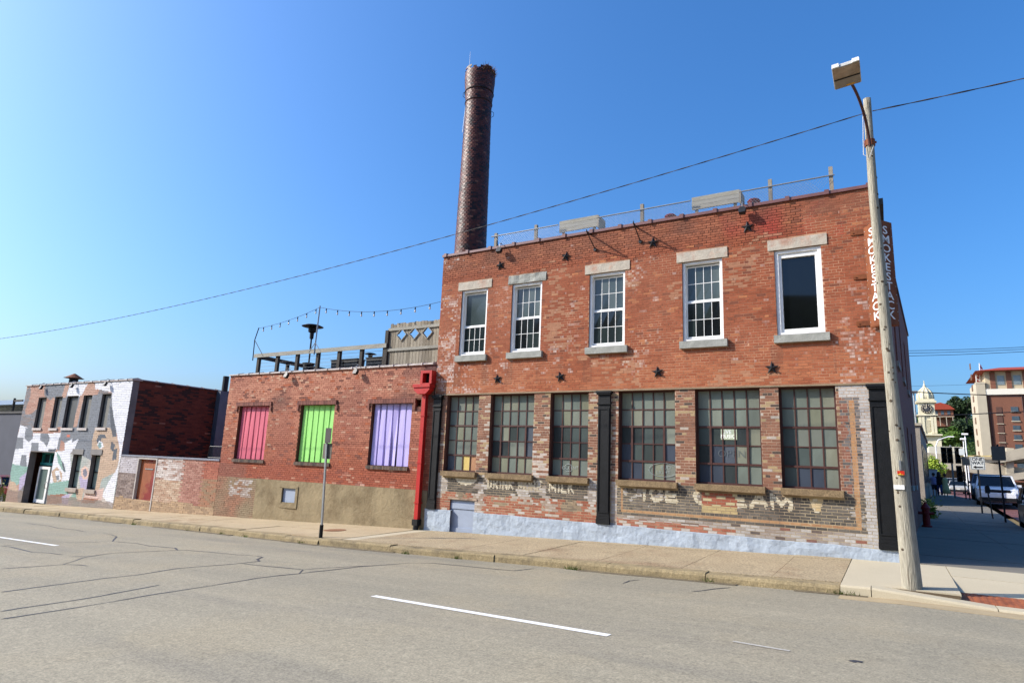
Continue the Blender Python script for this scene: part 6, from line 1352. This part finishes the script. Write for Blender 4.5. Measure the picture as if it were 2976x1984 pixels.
for i, dx in enumerate((4.7, 11.6)):
    q = MB(); q.tube([(XH0+dx,Yh-.15,0),(XH0+dx,Yh-.15,ZH1)], .16, 6); q.build('downpipe', MAT['steel_brown'], ht)
for i, (u, v0, v1, y) in enumerate(((2836, 1112, 1084, Yh+4), (2846, 1098, 1055, Yh+6))):
    a, b = P(u,v0,y), P(u,v1,y); t = thing('flag', ['striped flag on the lower left pole of the cream tower', 'striped flag on the taller pole behind the cream tower'][i], 'flag', a); q = MB(); q.tube([a-Vector((0,0,3)), b], .10, 6); q.build('pole', MAT['white'], t)
    q = MB(); 
    for k in range(6):
        z0 = b.z-.3-k*.5; q.hexa([(b.x+.1,y,z0-.5),(b.x+.5+.15*k,y+.3,z0-.9-.1*k),(b.x+.5+.15*k,y+.35,z0-.9-.1*k),(b.x+.1,y+.05,z0-.5),(b.x+.1,y,z0),(b.x+.5+.15*k,y+.3,z0-.4-.1*k),(b.x+.5+.15*k,y+.35,z0-.4-.1*k),(b.x+.1,y+.05,z0)], C(150,44,50) if k % 2 else C(206,200,200))
    q.build('cloth', mat('flag_cloth_%d' % i, attr=True, rough=.8, var=.05), t)
# clock tower
Yt = 175; ct = thing('clock_tower', 'cream clock tower with a ribbed dome and black clock face', 'clock tower', (P(2692,1330,Yt).x, Yt, 0)); m_cl = mat('cream_tower_paint', C(208,198,168), .8, .06, .6)
cx = P(2692, 1190, Yt).x; xw = lambda px_: px_*.5*(Yt+15.7)/FPX*.86; zv = lambda v: P(2692, v, Yt).z
def ring(v0, v1, pw, nm='stage', m=m_cl, dy=0, par=None): q = MB(); r = xw(pw); q.box(cx-r, cx+r, Yt-r-dy, Yt+r+dy, zv(v0), zv(v1)); return q.build(nm, m, par or ct)
ring(1262, 1210, 40, 'shaft'); ring(1209.8, 1206, 50, 'cornice'); ring(1205.8, 1172, 38, 'clock_stage'); ring(1171.8, 1166, 48, 'cornice'); ring(1165.8, 1161, 40, 'drum')
ring(1266.5, 1262.2, 62, 'base_cornice')
for s_ in (-1, 1):
    q = MB(); r = xw(42); q.box(cx+s_*r*.95-.7, cx+s_*r*.95+.7, Yt-r, Yt-r+1.6, 0, zv(1267)); q.build('leg', m_cl, ct); q = MB(); q.box(cx+s_*r*.95-.7, cx+s_*r*.95+.7, Yt+r-1.6, Yt+r, 0, zv(1267)); q.build('leg', m_cl, ct)
q = MB(); r = xw(42); zt = zv(1267); 
arch = [(-r*.95,zt-.02),(r*.95,zt-.02),(r*.95,zt-4)]+[(r*.62*math.cos(R(a)), zt-4+2.2*math.sin(R(a))) for a in range(0,181,20)]+[(-r*.95,zt-4)]
q.prism(arch, lambda s_: (cx+s_[0],Yt-r+.1,s_[1]), lambda s_: (cx+s_[0],Yt-r+.9,s_[1])); q.build('arch', m_cl, ct)
for s_ in (-1, 1):
    for w_ in (.86, .5):
        q = MB(); r = xw(40); q.box(cx+s_*r*w_-.28, cx+s_*r*w_+.28, Yt-r-.25, Yt-r-.003, zv(1260), zv(1212)); q.build('pilaster', m_cl, ct)
q = MB(); r = xw(40); q.box(cx-r*.25, cx+r*.25, Yt-r-.12, Yt-r-.004, zv(1255), zv(1222)); q.build('panel', mat('cream_shade_panel', C(180,170,142), .8), ct)  # panel in a darker cream than the tower paint
q = MB(); r0 = xw(38); hz_ = zv(1161); ht_ = zv(1126); ht_ = zv(1121); prof = [(r0*f, hz_+(ht_-hz_)*t) for t, f in ((0,1.),(.15,1.02),(.3,.99),(.45,.90),(.58,.76),(.68,.58),(.76,.42),(.84,.30))]+[(.42,ht_-.35),(.3,ht_),(.05,zv(1113))]; q.lathe(prof, (cx,Yt,0), 20); q.build('dome', m_cl, ct, True)
for k in range(10):
    a = 2*math.pi*k/10; q = MB(); q.tube([(cx+(p_[0]+.06)*math.cos(a), Yt+(p_[0]+.06)*math.sin(a), p_[1]) for p_ in prof[:-3]], .16, 5); q.build('dome_rib', m_cl, ct)
q = MB(); q.tube([(cx,Yt,zv(1114)),(cx,Yt,zv(1106))], .1, 5); q.build('spire', m_cl, ct)
rf_ = xw(27); yf = Yt-xw(38)-.12; zc = zv(1189)
q = MB(); q.lathe([(rf_,-.1),(rf_,.1),(rf_*.9,.14)], (0,0,0), 28, M=Matrix.Translation((cx,yf,zc)) @ Matrix.Rotation(R(90), 4, 'X')); fc = q.build('clock_face', mat('black_clock', C(30,30,34), .5), ct)
for k in range(12):
    a = R(30*k); q = MB(); q.beam((cx+rf_*.66*math.sin(a),yf-.2,zc+rf_*.66*math.cos(a)), (cx+rf_*.9*math.sin(a),yf-.2,zc+rf_*.9*math.cos(a)), .22, .1, up=(0,1,0)); q.build('numeral', m_cream, fc)
for a, l in ((R(-62), .5), (R(-4), .72)):
    q = MB(); q.beam((cx,yf-.24,zc), (cx+rf_*l*math.sin(a),yf-.24,zc+rf_*l*math.cos(a)), .2, .06, up=(0,1,0)); q.build('hand', m_cream, fc)
q = MB(); q.lathe([(rf_*.45,.13),(rf_*.45,.17),(rf_*.42,.18)], (0,0,0), 20, M=Matrix.Translation((cx,yf,zc)) @ Matrix.Rotation(R(90), 4, 'X')); q.build('inner_disc', mat('grey_disc', C(70,70,72), .5), fc)
# wooded hill with houses
def hillz(x, y):
    t = clamp((y-235)/110); s_ = t*t*(3-2*t); return -1+(P(2740,1205,330).z+1)*s_*clamp((x+40)/50)*(1-.25*clamp((x-30)/60)) + 1.5*nz(x, y, .03, 2)*s_
sheet('hill', [-60+6*i for i in range(45)], [228+6*i for i in range(40)], hillz, mat('hill_scrub', C(66,84,40), .95, .3, .3, col2=C(44,58,30), c2t=(.45,.6), c2s=.1), True)
def hs():
    x = random.uniform(0, 85); y = random.uniform(236, 325); z = hillz(x, y); cl = 2.5+2.2*nz(x, y, .12, 4)
    d = Vector((random.gauss(0,1), random.gauss(0,1), abs(random.gauss(0,1)))).normalized()*cl; c = Vector((round(x/5)*5+1.3*math.sin(x), round(y/6)*6+1.2*math.cos(x*3), 0)); return Vector((c.x, c.y, hillz(c.x, c.y)+1.5))+d*random.uniform(.7,1.15)
hw_ = leaves(26000, hs, .42, .6).build('hillside_wood', leafmat('wood_leaf', C(74,98,40), C(44,66,30))); hw_['kind'] = 'stuff'; hw_['label'] = 'dense green wood covering the hillside'; hw_['category'] = 'wood'
for (u, v, y, h_, rr, lab, nm) in ((2774, 1180, 300, 13, 5.2, 'dark flat topped pine on the skyline left of its neighbour', 'pine_tree'), (2803, 1172, 296, 15, 6.5, 'dark broad pine on the skyline next to the brick building', 'pine_tree'), (2760, 1260, 232, 9, 5, 'bright green rounded tree below the hill house', 'broadleaf_tree'), (2790, 1245, 236, 10, 5.5, 'dark green rounded tree left of the cream corner', 'broadleaf_tree'), (2735, 1275, 228, 8, 4, 'light green tree right of the clock tower base', 'broadleaf_tree')):
    p = P(u, v, y); cols = (C(40,58,34), C(58,76,38)) if 'dark' in lab else (C(96,124,48), C(70,100,40)); tree(nm, (p.x, y, p.z-h_*.75), h_, (rr, rr), lab, cols, 3000, .5, .45, 14, .3)
p = P(2738, 1203, 290); hh = thing('hill_house', 'brick house with a red roof on the hilltop behind the tower', 'house', (p.x, 290, p.z-4)); q = MB(); q.box(p.x-3.4, p.x+3.6, 288, 296, p.z-5, p.z+1.6); q.build('wall', m_hb, hh)
q = MB(); q.prism([(-4,1.6),(4.2,1.6),(2.4,3.3),(-.4,4.4),(-2.6,3.9)], lambda s_: (p.x+s_[0],287,p.z+s_[1]), lambda s_: (p.x+s_[0],297,p.z+s_[1])); q.build('roof', rt.data.materials[0], hh)
for k in range(3):
    q = MB(); q.box(p.x-2.6+k*2.1, p.x-1.6+k*2.1, 287.9, 287.99, p.z-.3, p.z+1.1); q.build('window', wg, hh)
q = MB(); q.box(p.x-3.4, p.x+3.6, 285.5, 287.8, p.z-1.5, p.z-1.3); q.build('porch', m_cream, hh)
for k in range(4):
    q = MB(); q.box(p.x-3.3+k*2.1, p.x-3.1+k*2.1, 285.6, 285.8, p.z-5, p.z-1.502); q.build('porch_post', m_cream, hh)

# ================================================================== FAR LEFT
gb = blockb('grey_building', 'dark grey painted brick building at the far left edge', -96, -55.5, 9, 22, -3, at(0, 1050+465/3.1357, 9).z-.1, mat('dark_grey_paint', C(74,76,86), .8, .12, .8, bump=.2)); zt = at(0, 1050+465/3.1357, 9).z-.1
q = MB(); q.box(-96.1, -55.4, 8.9, 22.1, zt+.002, zt+.18); q.build('coping', MAT['flat_roof'], gb)
wb_ = at(0, 1050+385/3.1357, 26); bb = blockb('pale_building', 'pale building with a flat blue edged roof behind the grey one', wb_.x-40, at(200/3.1357, 1175, 26).x+8, 26, 44, -3, wb_.z-.3, mat('pale_wall', C(150,150,150), .8, .1)); q = MB(); q.box(wb_.x-41, at(200/3.1357, 1175, 26).x+9, 25, 44.5, wb_.z-.298, wb_.z+.35); q.build('roof_edge', mat('blue_grey_roof', C(140,160,184), .5, .08), bb)
q = MB(); q.box(wb_.x-30, at(200/3.1357, 1175, 26).x+6, 25.9, 25.995, wb_.z-2.6, wb_.z-.6); q.build('window', m_darkglass, bb)

# ================================================================== BEHIND THE CAMERA (seen only in the window glass)
def bluff(x, y): t = clamp((-y-45)/65); return -2.+41*t*t*(3-2*t)*(1+.25*nz(x, y, .02, 6))+2*nz(x, y, .08, 3)*t
sheet('bluff', [-420+14*i for i in range(60)], [-42-8*i for i in range(18)], bluff, mat('bluff_scrub', C(58,74,38), .95, .3, .2, col2=C(36,48,26), c2t=(.4,.6), c2s=.12), True)
